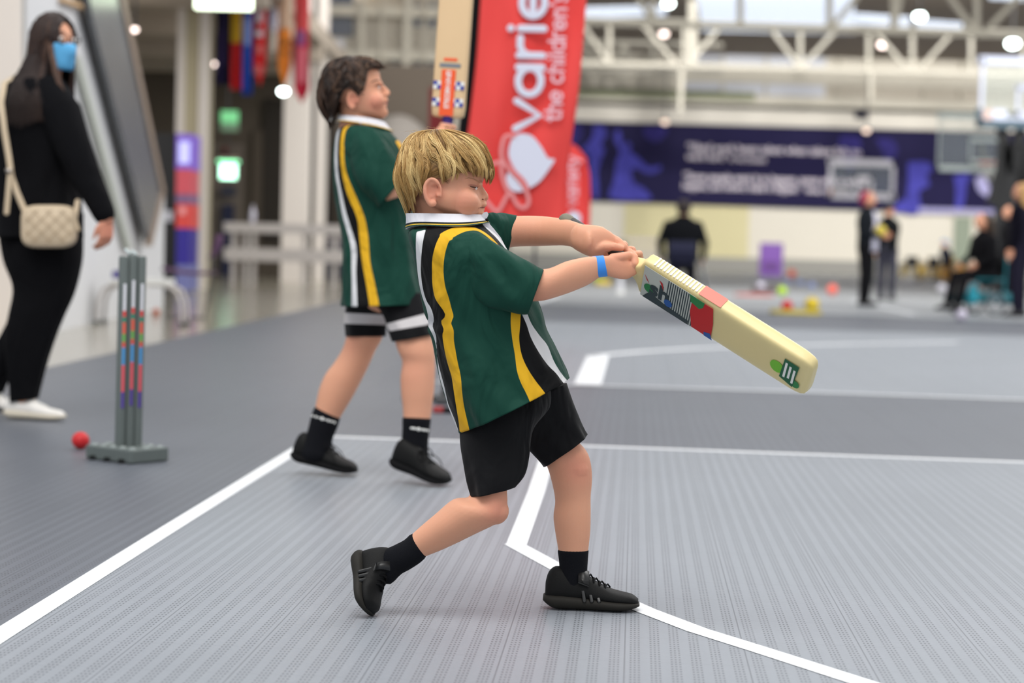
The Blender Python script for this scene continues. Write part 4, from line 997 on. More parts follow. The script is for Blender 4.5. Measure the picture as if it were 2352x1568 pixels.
FH = (np.concatenate(_g), [(i*25+j, i*25+j+1, (i+1)*25+j+1, (i+1)*25+j) for i in range(8) for j in range(24)])
hcap = mobj('hair', Vc, Fc, DKH, wb3, label='long dark brown hair with lighter ends'); attr(hcap, 'tone', np.full(len(Vc), .12)); md = hcap.modifiers.new('s', 'SOLIDIFY'); md.thickness = .006
fh_ = mobj('hair_front', FH[0], FH[1], DKH, hcap); attr(fh_, 'tone', np.full(len(FH[0]), .15)); md = fh_.modifiers.new('s', 'SOLIDIFY'); md.thickness = .006
strands(np.array(pths), tn, .0009+.001*rng.random(len(pths)), 'hair_lock', DKH, hcap)['kind'] = 'stuff'
# clothes
KNIT = mat('black_knit', (13, 13, 16), .9, .12, 10, .1, 500, spec=.12); folds(KNIT, 8, .5)
tp, _ = torso_mesh([(45,168,135,172,0,0,.10),(25,185,152,190,0,0,.15),(8,225,172,235,0,0,.18),(0,290,186,300,0,0,.175),(-4,350,190,350,0,0,.165),(-4,400,188,400,0,0,.16),(-6,450,184,450,0,0,.17),(-10,510,190,510,0,0,.19),(-14,545,192,545,0,0,.20)], Wp, wm, KNIT, name='sweater', amp0=.003)
q = MB(); q.tube([Wp(110, 215, -.10), Wp(140, 260, -.145), Wp(165, 330, -.16), Wp(192, 395, -.17), Wp(222, 455, -.185), Wp(238, 489, -.197)], [.078, .084, .074, .064, .052, .046], 20, caps=True); V, F = q.arrays(); mobj('sleeve', V, F, KNIT, tp)
q = MB(); q.tube([Wp(60, 225, .14), Wp(40, 340, .20), Wp(30, 430, .18), Wp(58, 492, .12)], [.075, .07, .062, .046], 20); V, F = q.arrays(); mobj('sleeve', V, F, KNIT, tp)
tr = shorts_leg([(-2,480,190,490,.0,.9),(0,540,190,540,-.03,.85),(10,600,188,600,-.045,.85),(30,660,172,670,-.055,.85),(20,720,148,725,-.06,.85),(10,770,128,775,-.06,.85),(14,830,108,835,-.06,.9),(20,880,94,885,-.06,.92),(22,922,86,915,-.06,.95)], YW, KNIT, wm, 'trousers', 3, .004)
shorts_leg([(20,540,150,540,.05,.8),(34,600,140,600,.08,.8),(44,665,128,668,.09,.85),(30,712,108,722,.09,.85),(8,760,84,775,.09,.9),(-22,815,50,830,.10,.9),(-48,868,16,876,.11,.95),(-56,905,4,902,.11,.95)], YW, KNIT, tr, 'trouser_leg', 5, .004)
WSH = mat('white_leather_shoe', (228, 224, 218), .5, .04, 20, spec=.4)
def flat(px, py, Y, z=.003): v = P(px, py, Y); return Vector((v.x, Y, z))
shoe(wm, flat(12, 966, YW-.06), flat(149, 966, YW-.10), (0, 0, 1), .095, .098, WSH, mat('cream_sole', (205, 196, 178), .6), laces=(WHT, False), sole_h=.032, label='white sneaker planted flat')
shoe(wm, P(-66, 905, YW+.14), flat(22, 948, YW+.10), (-.35, 0, 1), .095, .10, WSH, mat('dark_sole', (60, 58, 56), .6), laces=(WHT, False), sole_h=.032, label='white sneaker behind, mostly cut by the frame')
# handbag
BAG = mat('beige_quilted_leather', (206, 186, 158), .5, .05, 20, .08, 200, spec=.35)
hbg = thing('handbag', Wp(110, 570, -.22), 'beige quilted crossbody bag hanging at the hip of the masked woman', 'bag')
rs = []
yb_ = YW-.235
for i, d in enumerate(np.linspace(-1, 1, 9)):
    sc = (1-abs(d)**4*.14); c = (np3(P(50, 520, yb_)) + np3(P(176, 520, yb_)))/2 + np.array((0, d*.038, 0)); hw = np.linalg.norm(np3(P(176, 520, yb_))-np3(P(50, 520, yb_)))/2; hh_ = np.linalg.norm(np3(P(110, 470, yb_))-np3(P(110, 569, yb_)))/2
    rr = ring(c, np3(_r)*hw*sc, np3(_u)*hh_*sc, 96, 4.2); rs.append(rr)
V, F = loft(rs)
# quilting: diagonal seams pressed into the front
px, pz = (V-np3(P(112, 520, yb_))) @ np3(_r), (V-np3(P(112, 520, yb_))) @ np3(_u)
bgo = mobj('bag_body', V, F, BAG, hbg)
fr = MB()
cF = np3(P(112, 520, yb_-.039))
for k in range(-4, 5):
    for sg in (-1, 1):
        pts = []
        for t in np.linspace(-1, 1, 21):
            x = k*.055 + sg*t*.075; z = t*.075
            if abs(x) < .098 and abs(z) < .074: pts.append(cF + np3(_r)*x + np3(_u)*z)
        if len(pts) > 2: fr.tube(pts, .0013, 5)
fr.build('quilting_seam', mat('bag_seam', (170, 148, 120), .6), bgo)
def strap(pts, w, name, par):
    q = MB(); q.tube(pts, w, 8, flat=.25, side=(0, 1, 0)); return q.build(name, BAG, par)
strap([Wp(55, 480, -.245), Wp(38, 440, -.235), Wp(26, 405, -.23), Wp(20, 360, -.225), Wp(10, 300, -.215), Wp(2, 235, -.205), Wp(10, 190, -.16), Wp(40, 172, -.06)], .0125, 'shoulder_strap', hbg)
strap([Wp(24, 385, -.243), Wp(20, 430, -.245), Wp(15, 488, -.245)], .011, 'strap_end', hbg)
strap([Wp(168, 535, -.245), Wp(172, 500, -.235), Wp(178, 462, -.20)], .010, 'shoulder_strap', hbg); strap([Wp(173, 505, -.245), Wp(180, 527, -.245)], .007, 'strap_end', hbg)
q = MB(); q.box(tuple(P(19, 392, YW-.25)-Vector((.011, .003, .009))), tuple(P(19, 392, YW-.25)+Vector((.013, .003, .009)))); q.build('buckle', mat('buckle_metal', (190, 180, 170), .3, metal=1), hbg)
# ------------------------------------------------------------------ the hall
def struct(o, label=None): o['kind'] = 'structure'; 
def tile_mat(name, c, rough=.42):
    m = bpy.data.materials.new(name); m.use_nodes = True; nt = m.node_tree; b = nt.nodes['Principled BSDF']; L = nt.links
    def N(t, **k):
        n = nt.nodes.new(t)
        for a, v in k.items(): setattr(n, a, v)
        return n
    def math_(op, a, b_=None, c_=None):
        n = N('ShaderNodeMath', operation=op)
        for i, v in enumerate((a, b_, c_)):
            if v is None: continue
            if isinstance(v, (int, float)): n.inputs[i].default_value = v
            else: L.new(v, n.inputs[i])
        return n.outputs[0]
    geo = N('ShaderNodeNewGeometry'); mp = N('ShaderNodeMapping'); mp.inputs['Rotation'].default_value = (0, 0, math.radians(3.5)); L.new(geo.outputs['Position'], mp.inputs['Vector'])
    sp = N('ShaderNodeSeparateXYZ'); L.new(mp.outputs[0], sp.inputs[0]); x, y = sp.outputs[0], sp.outputs[1]
    T = .228
    def tri(v, per, off=0.0): # distance from the middle of each period, 0..0.5
        f = math_('FRACT', math_('DIVIDE', math_('ADD', v, off+100*per), per)); return math_('ABSOLUTE', math_('SUBTRACT', f, .5))
    seamx = math_('GREATER_THAN', tri(x, T), .494); seamy = math_('GREATER_THAN', tri(y, T), .496)
    seam = math_('MAXIMUM', seamx, math_('MULTIPLY', seamy, .45))
    band = math_('LESS_THAN', tri(x, T/6), .27)
    hx = math_('LESS_THAN', tri(x, T/30), .22); hy = math_('LESS_THAN', tri(y, T/11), .20)
    # keep the holes off every other column so that they read as perforated ribs
    hole = math_('MULTIPLY', math_('MULTIPLY', hx, hy), band)
    rib = math_('MULTIPLY', band, .05)
    nz = N('ShaderNodeTexNoise'); nz.inputs['Scale'].default_value = 1.3; nz.inputs['Detail'].default_value = 6; L.new(geo.outputs['Position'], nz.inputs['Vector'])
    nz2 = N('ShaderNodeTexNoise'); nz2.inputs['Scale'].default_value = 90; nz2.inputs['Detail'].default_value = 3; L.new(geo.outputs['Position'], nz2.inputs['Vector'])
    st = N('ShaderNodeTexNoise'); st.inputs['Scale'].default_value = 1.0; st.inputs['Detail'].default_value = 5
    mp2 = N('ShaderNodeMapping'); mp2.inputs['Scale'].default_value = (55, 2.0, 1); L.new(mp.outputs[0], mp2.inputs['Vector']); L.new(mp2.outputs[0], st.inputs['Vector'])
    k = math_('ADD', math_('MULTIPLY', math_('SUBTRACT', nz.outputs['Fac'], .5), .16), 1.0)
    k = math_('ADD', k, math_('MULTIPLY', math_('SUBTRACT', nz2.outputs['Fac'], .5), .12)); k = math_('ADD', k, math_('MULTIPLY', math_('SUBTRACT', st.outputs['Fac'], .5), .12))
    k = math_('SUBTRACT', k, rib); k = math_('MULTIPLY', k, math_('SUBTRACT', 1.0, math_('MULTIPLY', hole, .5))); k = math_('MULTIPLY', k, math_('SUBTRACT', 1.0, math_('MULTIPLY', seam, .4)))
    vm = N('ShaderNodeVectorMath', operation='SCALE'); vm.inputs[0].default_value = srgb(c)[:3]; L.new(k, vm.inputs['Scale']); L.new(vm.outputs[0], b.inputs['Base Color'])
    b.inputs['Roughness'].default_value = rough; b.inputs['Specular IOR Level'].default_value = .35
    return m
DARKT = tile_mat('dark_grey_court_tile', (102, 106, 114)); LIGHTT = tile_mat('light_grey_court_tile', (143, 148, 155))
CONC = mat('polished_concrete', (156, 150, 136), .16, .10, 1.5, spec=.5); LINE = mat('white_court_paint', (236, 238, 240), .5, .03, 30)
q = MB(); V = [(-45, -3, 0), (50, -3, 0), (50, 76, 0), (-45, 76, 0)]; q.add(V, [(0,1,2,3)]); floor = q.build('floor', DARKT, None, smooth=False); struct(floor)
def zone(name, pts, m, z):
    q = MB(); V = [(p.x, p.y, z) for p in pts]; q.add(V, [tuple(range(len(V)))])
    V, F = q.arrays(); o = mobj(name, V, F, m, floor, False)
    if o.data.polygons[0].normal.z < 0: o.data.flip_normals()
    return o
zone('court_surface', [G(733,1001), G(2352,1063), G(3200,1098), Vector((8, -2.9, 0)), Vector((-3.2, -2.9, 0)), G(-700,1903), G(0,1462)], LIGHTT, .001)
zone('court_surface', [G(1012,878), G(1330,884), G(2352,918), G(3300,955), G(3300,800), G(2352,772), G(1250,738), G(1015,737)], LIGHTT, .001)
zone('court_surface', [G(1150,690), G(1250,697), G(2352,738), G(3200,765), G(3200,650), G(2600,644), G(1000,606)], tile_mat('far_court_tile', (162, 165, 168)), .001)
zone('concrete_floor', [G(-900,1062), G(100,846), G(380,783), G(780,692), G(1000,642), G(1010,606), G(-300,606), G(-900,640)], CONC, .0012)
def line(pts, w, z=.002):
    """painted line: centre pixels on the ground and real width"""
    P_ = [G(*p) for p in pts]; L_ = []; R_ = []
    for i, p in enumerate(P_):
        a = P_[max(i-1, 0)]; b = P_[min(i+1, len(P_)-1)]; d = (b-a).normalized(); n = Vector((-d.y, d.x, 0))
        k = 1.0
        if 0 < i < len(P_)-1:
            d1 = (p-a).normalized(); d2 = (b-p).normalized(); k = 1/max(.35, math.cos(d1.angle(d2)/2))
        L_.append(p+n*w/2*k); R_.append(p-n*w/2*k)
    V = [(p.x, p.y, z) for p in L_ + R_]; n = len(P_)
    F = [(i, i+1, n+i+1, n+i) for i in range(n-1)]; o = mobj('court_line', V, F, LINE, floor, False)
    if o.data.polygons[0].normal.z < 0: o.data.flip_normals()
line([(-300,1650), (0,1460), (350,1239), (733,1001)], .052)
line([(728,1002), (1060,1014), (1700,1038), (2352,1062), (3200,1094)], .052)
line([(1000,877), (1330,884), (1850,900), (2352,918), (3200,950)], .060)
line([(1349,885), (1374,817)], .15); line([(1355,818), (1480,807), (1600,800), (1750,795), (1950,790), (2200,786)], .10)
line([(1256,1050), (1232,1130), (1186,1252)], .052)
line([(1180,1250), (1281,1305), (1380,1357), (1480,1402), (1600,1448), (1750,1495), (1990,1572), (2300,1664)], .052, .0022)
line([(1230,697), (1285,678)], .10); line([(1960,690), (2100,722)], .10)
# back wall and its board
WALL = mat('cream_wall_paint', (222, 216, 202), .8, .04, .6); WALLY = mat('yellowish_wall_paint', (214, 205, 162), .8, .04, .6); STEEL = mat('cream_steel', (205, 199, 184), .6, .05, 4)
TRUS = mat('muted_cream_truss', (172, 167, 154), .6, .05, 4)
PALE = mat('translucent_gable_panel', (214, 217, 226), .6, .03, .4)
YWALL = 74.
def vbox(name, x0, y0, x1, y1, Y, th, m, parent=None, smooth=False):
    """a box seen between two pixel corners, standing at distance Y"""
    a = P(x0, y1, Y); b = P(x1, y0, Y); q = MB(); q.box((a.x, Y, min(a.z, b.z)), (b.x, Y+th, max(a.z, b.z))); return q.build(name, m, parent, smooth)
q = MB(); a = P(900, 300, YWALL); b = P(2600, 300, YWALL); q.box((a.x, YWALL, 0), (b.x+14, YWALL+.3, 9.2)); wall = q.build('wall_back', WALL, None, False); struct(wall)
o = vbox('wall_panel', 1430, 440, 1722, 640, YWALL-.05, .05, WALLY, wall); o = vbox('gable_panel', 1575, 30, 1900, 228, YWALL-.06, .06, PALE, wall)
vbox('wall_panel', 1880, 190, 2352, 262, YWALL-.05, .05, mat('warm_wall_panel', (196, 188, 174), .8), wall)
vbox('wall_rail', 1322, 172, 2400, 180, YWALL-.35, .15, STEEL, wall); vbox('wall_rail', 1322, 236, 2400, 241, YWALL-.35, .12, STEEL, wall)
for x in (1330, 1440, 1660, 1760, 1926, 2002, 2125, 2210): vbox('wall_post', x-5, 95, x+5, 268, YWALL-.25, .2, STEEL, wall)
vbox('pipe', 1322, 212, 1735, 221, YWALL-.4, .15, mat('green_pipe', (138, 142, 112), .6), wall)
vbox('ledge', 1280, 262, 2500, 276, YWALL-.35, .3, mat('white_ledge', (226, 220, 208), .6), wall)
vbox('baseboard', 1000, 618, 2700, 626, YWALL-.08, .08, mat('grey_skirting', (150, 148, 142), .7), wall)
d1 = vbox('door_1', 2188, 497, 2232, 632, YWALL-.12, .1, mat('sage_door_paint', (140, 150, 132), .6), None); struct(d1); vbox('door_frame', 2184, 491, 2236, 497, YWALL-.16, .14, STEEL, d1); q = MB(); q.ball(P(2226, 572, YWALL-.16), .05, 8); q.build('door_handle', STEEL, d1)
# side wall on the right and left limits of the hall
q = MB(); q.box((36, 10, 0), (36.3, 74, 9)); o = q.build('wall_right', WALL, None, False); struct(o)
# ceiling with skylights
CEIL = mat('brown_roof_deck', (150, 138, 126), .8, .08, 1.0); ZC = 8.0
q = MB(); q.box((-14, 40, ZC), (36, 74.2, ZC+.2)); ce = q.build('ceiling', CEIL, None, False); struct(ce)
SKY = emis('skylight_glow', (222, 232, 248), .95)
def sky(pts, n):
    q = MB(); V = [G(x, y, ZC-.04) for x, y in pts]; q.poly([tuple(v) for v in V], (0, 0, .03)); o = q.build('window_%d' % n, SKY, None, False); struct(o)
sky([(1600,-10), (1960,-10), (1965,78), (1612,72)], 1); sky([(1330,20), (1530,16), (1530,36), (1330,44)], 2); sky([(1965,34), (2090,42), (2090,62), (1965,56)], 3); sky([(2105,48), (2210,55), (2210,72), (2105,66)], 4); sky([(2270,-12), (2352,-8), (2352,2), (2272,-2)], 5)
# roof trusses
def truss(label, Y, top, bot, x0, x1, posts, diags, w=.16, extra=()):
    t = thing('roof_truss', P((x0+x1)/2, bot(0.5*(x0+x1)), Y), label, 'truss', None)
    def b_(n, a, c, ww):
        q = MB(); q.bar(P(a[0], a[1], Y), P(c[0], c[1], Y), ww); q.build(n, TRUS, t, False)
    b_('top_chord', (x0, top(x0)), (x1, top(x1)), w); b_('bottom_chord', (x0, bot(x0)), (x1, bot(x1)), w)
    for x in posts: b_('post', (x, top(x)), (x, bot(x)), w*.9)
    for a, c in diags: b_('diagonal', a, c, w*.8)
    for a, c, ww in extra: b_('hanger', a, c, ww)
tp_ = lambda x: 45+(x-1345)*.0305; bt_ = lambda x: 144+(x-1345)*.0275
truss('long cream roof truss across the hall above the blue board', 58., tp_, bt_, 1200, 2500, [1400, 1572, 1838, 1995, 2095, 2230, 2350],
      [((1765,58),(1838,156)), ((1926,63),(1840,157)), ((2190,72),(2108,164)), ((1470,50),(1556,150)), ((2004,66),(2088,163)), ((2360,80),(2440,172)), ((1330,46),(1400,146)), ((1660,54),(1580,150))], .13,
      [((1566,150),(1562,258),.13), ((1590,-60),(1590,148),.24), ((2000,160),(2000,228),.10)])
truss('second cream truss nearer, crossing the top right corner', 46., lambda x: -60+(x-1345)*.03, lambda x: 50+(x-1345)*.031, 1250, 2600, [1500, 1700, 1905, 2052, 2243, 2420],
      [((2340,-8),(2262,74)), ((2075,-40),(2052,74)), ((1440,-50),(1500,52)), ((1905,68),(1995,-38)), ((2243,78),(2160,-33))], .15)
truss('far cream truss close to the back wall at top left', 68., lambda x: 96+(x-1345)*.026, lambda x: 160+(x-1345)*.022, 1200, 1660, [1385, 1430, 1500], [((1375,98),(1408,162)), ((1425,98),(1470,163)), ((1345,97),(1370,160))], .16)
# lamps under the roof
LAMP = emis('lamp_glow', (240, 255, 250), 14); LAMPW = emis('warm_lamp_glow', (255, 232, 222), 5); LAMPD = emis('dim_lamp_glow', (255, 226, 206), 1.6); LBODY = mat('lamp_housing', (80, 80, 82), .5, metal=.4)
def lamp(px, py, Y, r, m, label, up=0):
    t = thing('ceiling_lamp', P(px, py, Y), label, 'lamp'); c = P(px, py, Y)
    q = MB(); q.ball(c, r, 16, (1, 1, .7)); q.build('lamp_glass', m, t)
    q = MB(); q.tube([c+Vector((0, 0, r*.9)), c+Vector((0, 0, r*.5))], [r*.6, r*1.25], 16, caps=False); q.build('housing', LBODY, t)
    zt = ZC if Y > 41 else 4.3
    if zt > c.z+r: q = MB(); q.tube([c+Vector((0, 0, r*.9)), Vector((c.x, c.y, zt))], .02, 6); q.build('rod', LBODY, t)
for a in [(1535,8,55,.14,LAMP,'lamp at the very top, right of the red flag'), (1525,78,66,.13,LAMPW,'dimmer lamp below the top left lamp'), (2112,38,55,.15,LAMP,'bright roof lamp in the top right quarter'), (2027,103,64,.14,LAMPW,'pinkish dim roof lamp left of centre post'), (2326,100,55,.17,LAMP,'bright roof lamp above the nearest backboard'),
          (309,68,27,.045,LAMPW,'small lamp beside the stair glass'), (489,147,30,.05,LAMPW,'dim small downlight left of the flags'), (651,210,31,.075,LAMP,'bright oval downlight under the orange flag'), (1527,280,YWALL-1.0,.13,LAMPD,'small warm spotlight on the board\'s top edge, left one'), (1990,300,YWALL-1.0,.13,LAMPD,'small warm spotlight on the board\'s top edge, right one')]: lamp(*a)
# speaker on wall
sp = thing('wall_speaker', P(1980, 272, YWALL-.6), 'small dark speaker box above the blue board', 'speaker'); vbox('speaker_box', 1966, 252, 1995, 272, YWALL-.6, .4, mat('dark_speaker', (40, 36, 58), .6), sp); vbox('speaker_grille', 1969, 255, 1992, 269, YWALL-.64, .03, mat('grille', (28, 26, 40), .8), sp)
# blue board
NV = mat('navy_board_print', (30, 26, 64), .7, .25, .25, spec=.15)
bd = thing('wall_banner', P(1800, 478, YWALL-.3), 'long navy wall banner with white quotations and violet athletes', 'banner')
a = [P(1285,274,YWALL-.3), P(2470,311,YWALL-.3), P(2470,498,YWALL-.3), P(1285,459,YWALL-.3)]
q = MB(); q.poly([tuple(v) for v in a], (0, .12, 0)); bpn = q.build('panel', NV, bd, False)
VIO = mat('violet_print', (72, 70, 164), .7, .55, 2.0, spec=.15); VID = mat('dim_violet_print', (50, 44, 112), .7, .5, 2.0, spec=.15); LAV = mat('lavender_print', (170, 166, 212), .55, .1, 1.2)
def shape(pts, m, k=0, sm=5):
    pts = catmull(pts + [pts[0]], sm)[:-1] if sm else pts
    q = MB(); Y = YWALL-.31-.004*k; q.poly([tuple(P(x, y, Y)) for x, y in pts], (0, .004, 0)); q.build('athlete_print', m, bpn, False)
shape([(1365,286),(1388,292),(1392,312),(1380,330),(1388,345),(1378,372),(1372,398),(1374,450),(1362,452),(1358,400),(1350,352),(1335,345),(1352,328),(1362,312)], VIO, 1)
shape([(1414,300),(1424,302),(1430,334),(1440,326),(1450,334),(1446,346),(1466,362),(1490,384),(1516,380),(1514,392),(1490,398),(1462,386),(1450,392),(1456,420),(1478,432),(1492,458),(1404,456),(1412,410),(1416,372),(1424,350),(1412,320)], VIO, 2)
shape([(1480,290),(1520,290),(1534,300),(1520,318),(1505,326),(1488,318),(1478,304)], VID, 1); shape([(1306,288),(1330,284),(1336,310),(1322,350),(1330,400),(1318,445),(1304,440)], VID, 1)
shape([(1930,312),(1970,314),(1978,340),(1966,372),(1952,392),(1940,370),(1926,340)], VID, 1); shape([(2010,318),(2050,322),(2060,350),(2040,372),(2028,350)], VID, 1)
shape([(2085,372),(2130,372),(2140,392),(2128,402),(2134,425),(2112,440),(2112,488),(2078,486),(2084,440),(2086,410)], VIO, 2); shape([(2190,404),(2226,400),(2220,425),(2212,470),(2196,480),(2196,430)], VIO, 1)
shape([(2050,474),(2090,455),(2130,478),(2240,484),(2300,478),(2360,484),(2360,492),(2120,489),(2050,486)], VIO, 3); shape([(2110,477),(2240,480),(2350,486),(2350,493),(2110,489)], LAV, 4, 0); shape([(2240,410),(2262,404),(2290,440),(2284,458),(2250,440)], LAV, 3)
QW = mat('pale_lettering', (226, 216, 226), .6)
for s_, x, y, sz, st in (("\u201cHard work beats talent when talent fails to", 1578, 346, 21, 1.06), ("work hard\u201d", 1577, 366, 20, 1.0), ("Kevin Durant", 1676, 370, 15, 1.0), ("\u201cSome people want it to happen, some wish it would", 1570, 413, 21, .93), ("happen, and others make it happen\u201d", 1568, 433, 20, .93), ("Michael Jordan", 1850, 442, 14, 1.0)):
    text('quotation', s_, sz*1.16/62.*1.0, QW, bpn, P(x, y, YWALL-.34), (P(x+100, y+3, YWALL)-P(x, y, YWALL)), (0, 0, 1), .002, .009, stretch=st*.86)
# stands at the back left of the board
BNW = mat('bench_plank_paint', (176, 168, 160), .7)
ben = thing('bleacher_bench', P(1440, 640, 62), 'white tiered bench behind the bat handle against the back wall', 'bench')
for (y0, y1, dY, m) in ((547, 554, 0, BNW), (568, 577, -.5, BNW), (588, 604, -1.0, BNW)):
    vbox('bench_plank', 1340, y0, 1522, y1, 62+dY, .35, m, ben)
for x in (1345, 1430, 1515):
    a = P(x, 550, 62.3); q = MB(); q.box((a.x-.05, 61.2, 0), (a.x+.05, 62.4, a.z)); q.build('bench_support', mat('bench_support_paint', (130, 128, 96), .7), ben, False)  # supports in plain khaki, darker than the planks

# ------------------------------------------------------------------ left: stair wall, foyer
g0 = G(170, 752); g1 = G(375, 706); dW = (g1-g0); dW.z = 0; dW.normalize(); nW = Vector((dW.y, -dW.x, 0))
WW = mat('white_stair_wall', (214, 214, 216), .7, .03, .8); WW2 = mat('warm_white_wall', (222, 212, 202), .7, .03, .8)
def wpt(x, y, off=0.0): return PP(x, y, g0 + nW*off, nW)
def wslab(name, pts, m, off, th, parent=None):
    q = MB(); q.poly([tuple(wpt(x, y, off)) for x, y in pts], tuple(-nW*th)); return q.build(name, m, parent, False)
st_pts = [(-260,860), (375,706), (378,440), (365,400), (300,100), (262,-60), (180,-120), (-260,-330)]
ws = wslab('wall_left', [(170-500,870), (375,706), (378,440), (330,230), (262,-60), (180,-120), (-330,-330)], WW, 0, .15); struct(ws)
wslab('wall_panel', [(-330,866), (55,778), (50,30), (50,-160), (-330,-330)], WW2, .03, .03, ws)
wslab('trim_1', [(55,-170), (60,-170), (60,776), (55,778)], mat('grey_joint', (170, 168, 164), .7), .035, .01, ws)
wslab('stair_handrail', [(172,128), (186,128), (240,330), (305,572), (292,572), (228,330)], mat('grey_green_rail', (176, 180, 172), .6), .05, .04, ws)  # thin grey handrail running down the stair wall
BALG = mat('grey_balustrade_glass', (92, 96, 102), .25, .25, 1.2, spec=.6); 
wslab('balustrade', [(190,-80), (262,-80), (292,60), (376,440), (346,566), (215,45)], BALG, .12, .05, ws)
wslab('balustrade_edge', [(262,-80), (272,-80), (302,60), (380,438), (350,566), (344,562), (373,440), (292,62)], mat('tan_balustrade_edge', (150, 132, 118), .5), .14, .06, ws)
wslab('trim_2', [(150,-6), (212,18), (216,28), (150,4)], mat('tan_trim', (206, 170, 128), .6), .06, .05, ws)
# foyer ceiling and rear wall
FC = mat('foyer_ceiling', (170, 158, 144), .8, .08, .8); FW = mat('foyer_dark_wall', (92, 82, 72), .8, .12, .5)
xe = P(742, 100, 36).x
q = MB(); q.box((-34, 21, 4.3), (xe, 41, 4.6)); fc = q.build('ceiling_foyer', FC, None, False); struct(fc)
for yy in (24, 28, 32, 36, 39): q = MB(); q.box((-34, yy, 4.0), (xe, yy+.35, 4.3)); q.build('ceiling_beam', FC, fc, False)
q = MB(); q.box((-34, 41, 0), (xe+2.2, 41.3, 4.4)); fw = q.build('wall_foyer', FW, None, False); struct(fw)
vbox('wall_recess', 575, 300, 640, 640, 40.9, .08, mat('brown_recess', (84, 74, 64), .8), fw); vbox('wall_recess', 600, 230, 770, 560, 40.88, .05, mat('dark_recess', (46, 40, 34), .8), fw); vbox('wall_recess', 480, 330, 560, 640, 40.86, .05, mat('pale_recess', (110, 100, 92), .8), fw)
d2 = vbox('door_2', 507, 470, 537, 640, 40.7, .08, mat('navy_door', (22, 28, 62), .5), None); struct(d2); vbox('door_window', 507, 428, 541, 450, 40.66, .05, mat('navy_glass', (18, 22, 50), .3), d2)
# upper level seen right of the columns
UW = mat('upper_wall_paint', (196, 189, 176), .8, .05, .5)
q = MB(); a = P(742, 300, 47); b = P(1030, 300, 47); q.box((a.x, 47, 3.2), (b.x+1.5, 47.3, 9)); uw = q.build('wall_upper', UW, None, False); struct(uw)
q = MB(); q.box((a.x-1, 49, 0), (b.x+1.5, 49.3, 3.3)); o = q.build('wall_lower', mat('grey_lower_wall', (120, 114, 106), .8), None, False); struct(o)
WD = mat('dark_blue_window', (66, 72, 86), .25, .1, 2, spec=.6)
for i, (x0, y0, x1, y1) in enumerate([(757,-20,812,16), (757,40,812,82), (900,130,915,226), (951,138,967,174), (982,134,1004,174), (950,10,968,60), (982,10,1004,60)]):
    o = vbox('window_%d' % (6+i), x0, y0, x1, y1, 46.9, .08, WD, None); struct(o)
vbox('upper_beam', 742, 120, 1030, 133, 46.6, .3, STEEL, uw); vbox('upper_beam', 742, 18, 1030, 34, 46.6, .3, STEEL, uw)
for x0, x1 in ((820,838), (870,882), (922,946), (969,979), (1008,1020)): vbox('upper_post', x0, -20, x1, 300, 46.5, .2, STEEL, uw)
vbox('upper_sign', 756, 90, 790, 130, 46.4, .05, WHITE, uw)
cb = thing('equipment_trolley', P(905, 320, 40), 'grey covered equipment in front of the lower wall behind the brown haired boy', 'cover'); q = MB(); c = P(915, 290, 40); q.ball((c.x, 40, c.z-1.2), 1.6, 24, (.55, .5, .9)); q.build('grey_cover', mat('grey_cover', (134, 128, 122), .8), cb)
q = MB(); q.box((c.x-.5, 39.6, 0), (c.x+.5, 40.4, 1.4)); q.build('trolley_base', LBODY, cb, False)
rdp = thing('fire_hose_cabinet', P(1003, 330, 30), 'dark red cabinet post left of the tall red flag', 'cabinet'); a = P(987, 200, 30); b = P(1018, 320, 30); q = MB(); q.box((a.x, 30, 0), (b.x, 30.2, a.z)); q.build('cabinet_panel', mat('dark_red_paint', (120, 24, 26), .6), rdp, False); q = MB(); q.box((a.x-.1, 29.8, 0), (b.x+.1, 30.4, .1)); q.build('cabinet_foot', LBODY, rdp, False)
# columns
COLM = mat('cream_column_paint', (222, 214, 206), .7, .03, .8); COLY = mat('khaki_column_face', (178, 168, 140), .7, .04, .8)
def column(x0, x1, ybase, m, n, ztop=4.3, side=None):
    g = G((x0+x1)/2, ybase); Y = g.y; a = P(x0, ybase, Y); b = P(x1, ybase, Y); q = MB(); q.box((a.x, Y, 0), (b.x, Y+(b.x-a.x), ztop)); o = q.build('trim_%d' % n, m, None, False); struct(o)
    if side:
        for s0, s1, mm in side:
            a = P(s0, ybase, Y-.01); b = P(s1, ybase, Y-.01); q = MB(); q.box((a.x, Y-.03, 0), (b.x, Y, ztop)); q.build('column_facing', mm, o, False)
    return o
column(402, 470, 664, COLY, 3, 6.0, [(398, 416, COLM), (448, 472, COLM)])
column(644, 702, 648, COLM, 4, 6.5); column(718, 742, 645, COLM, 5, 7.5)
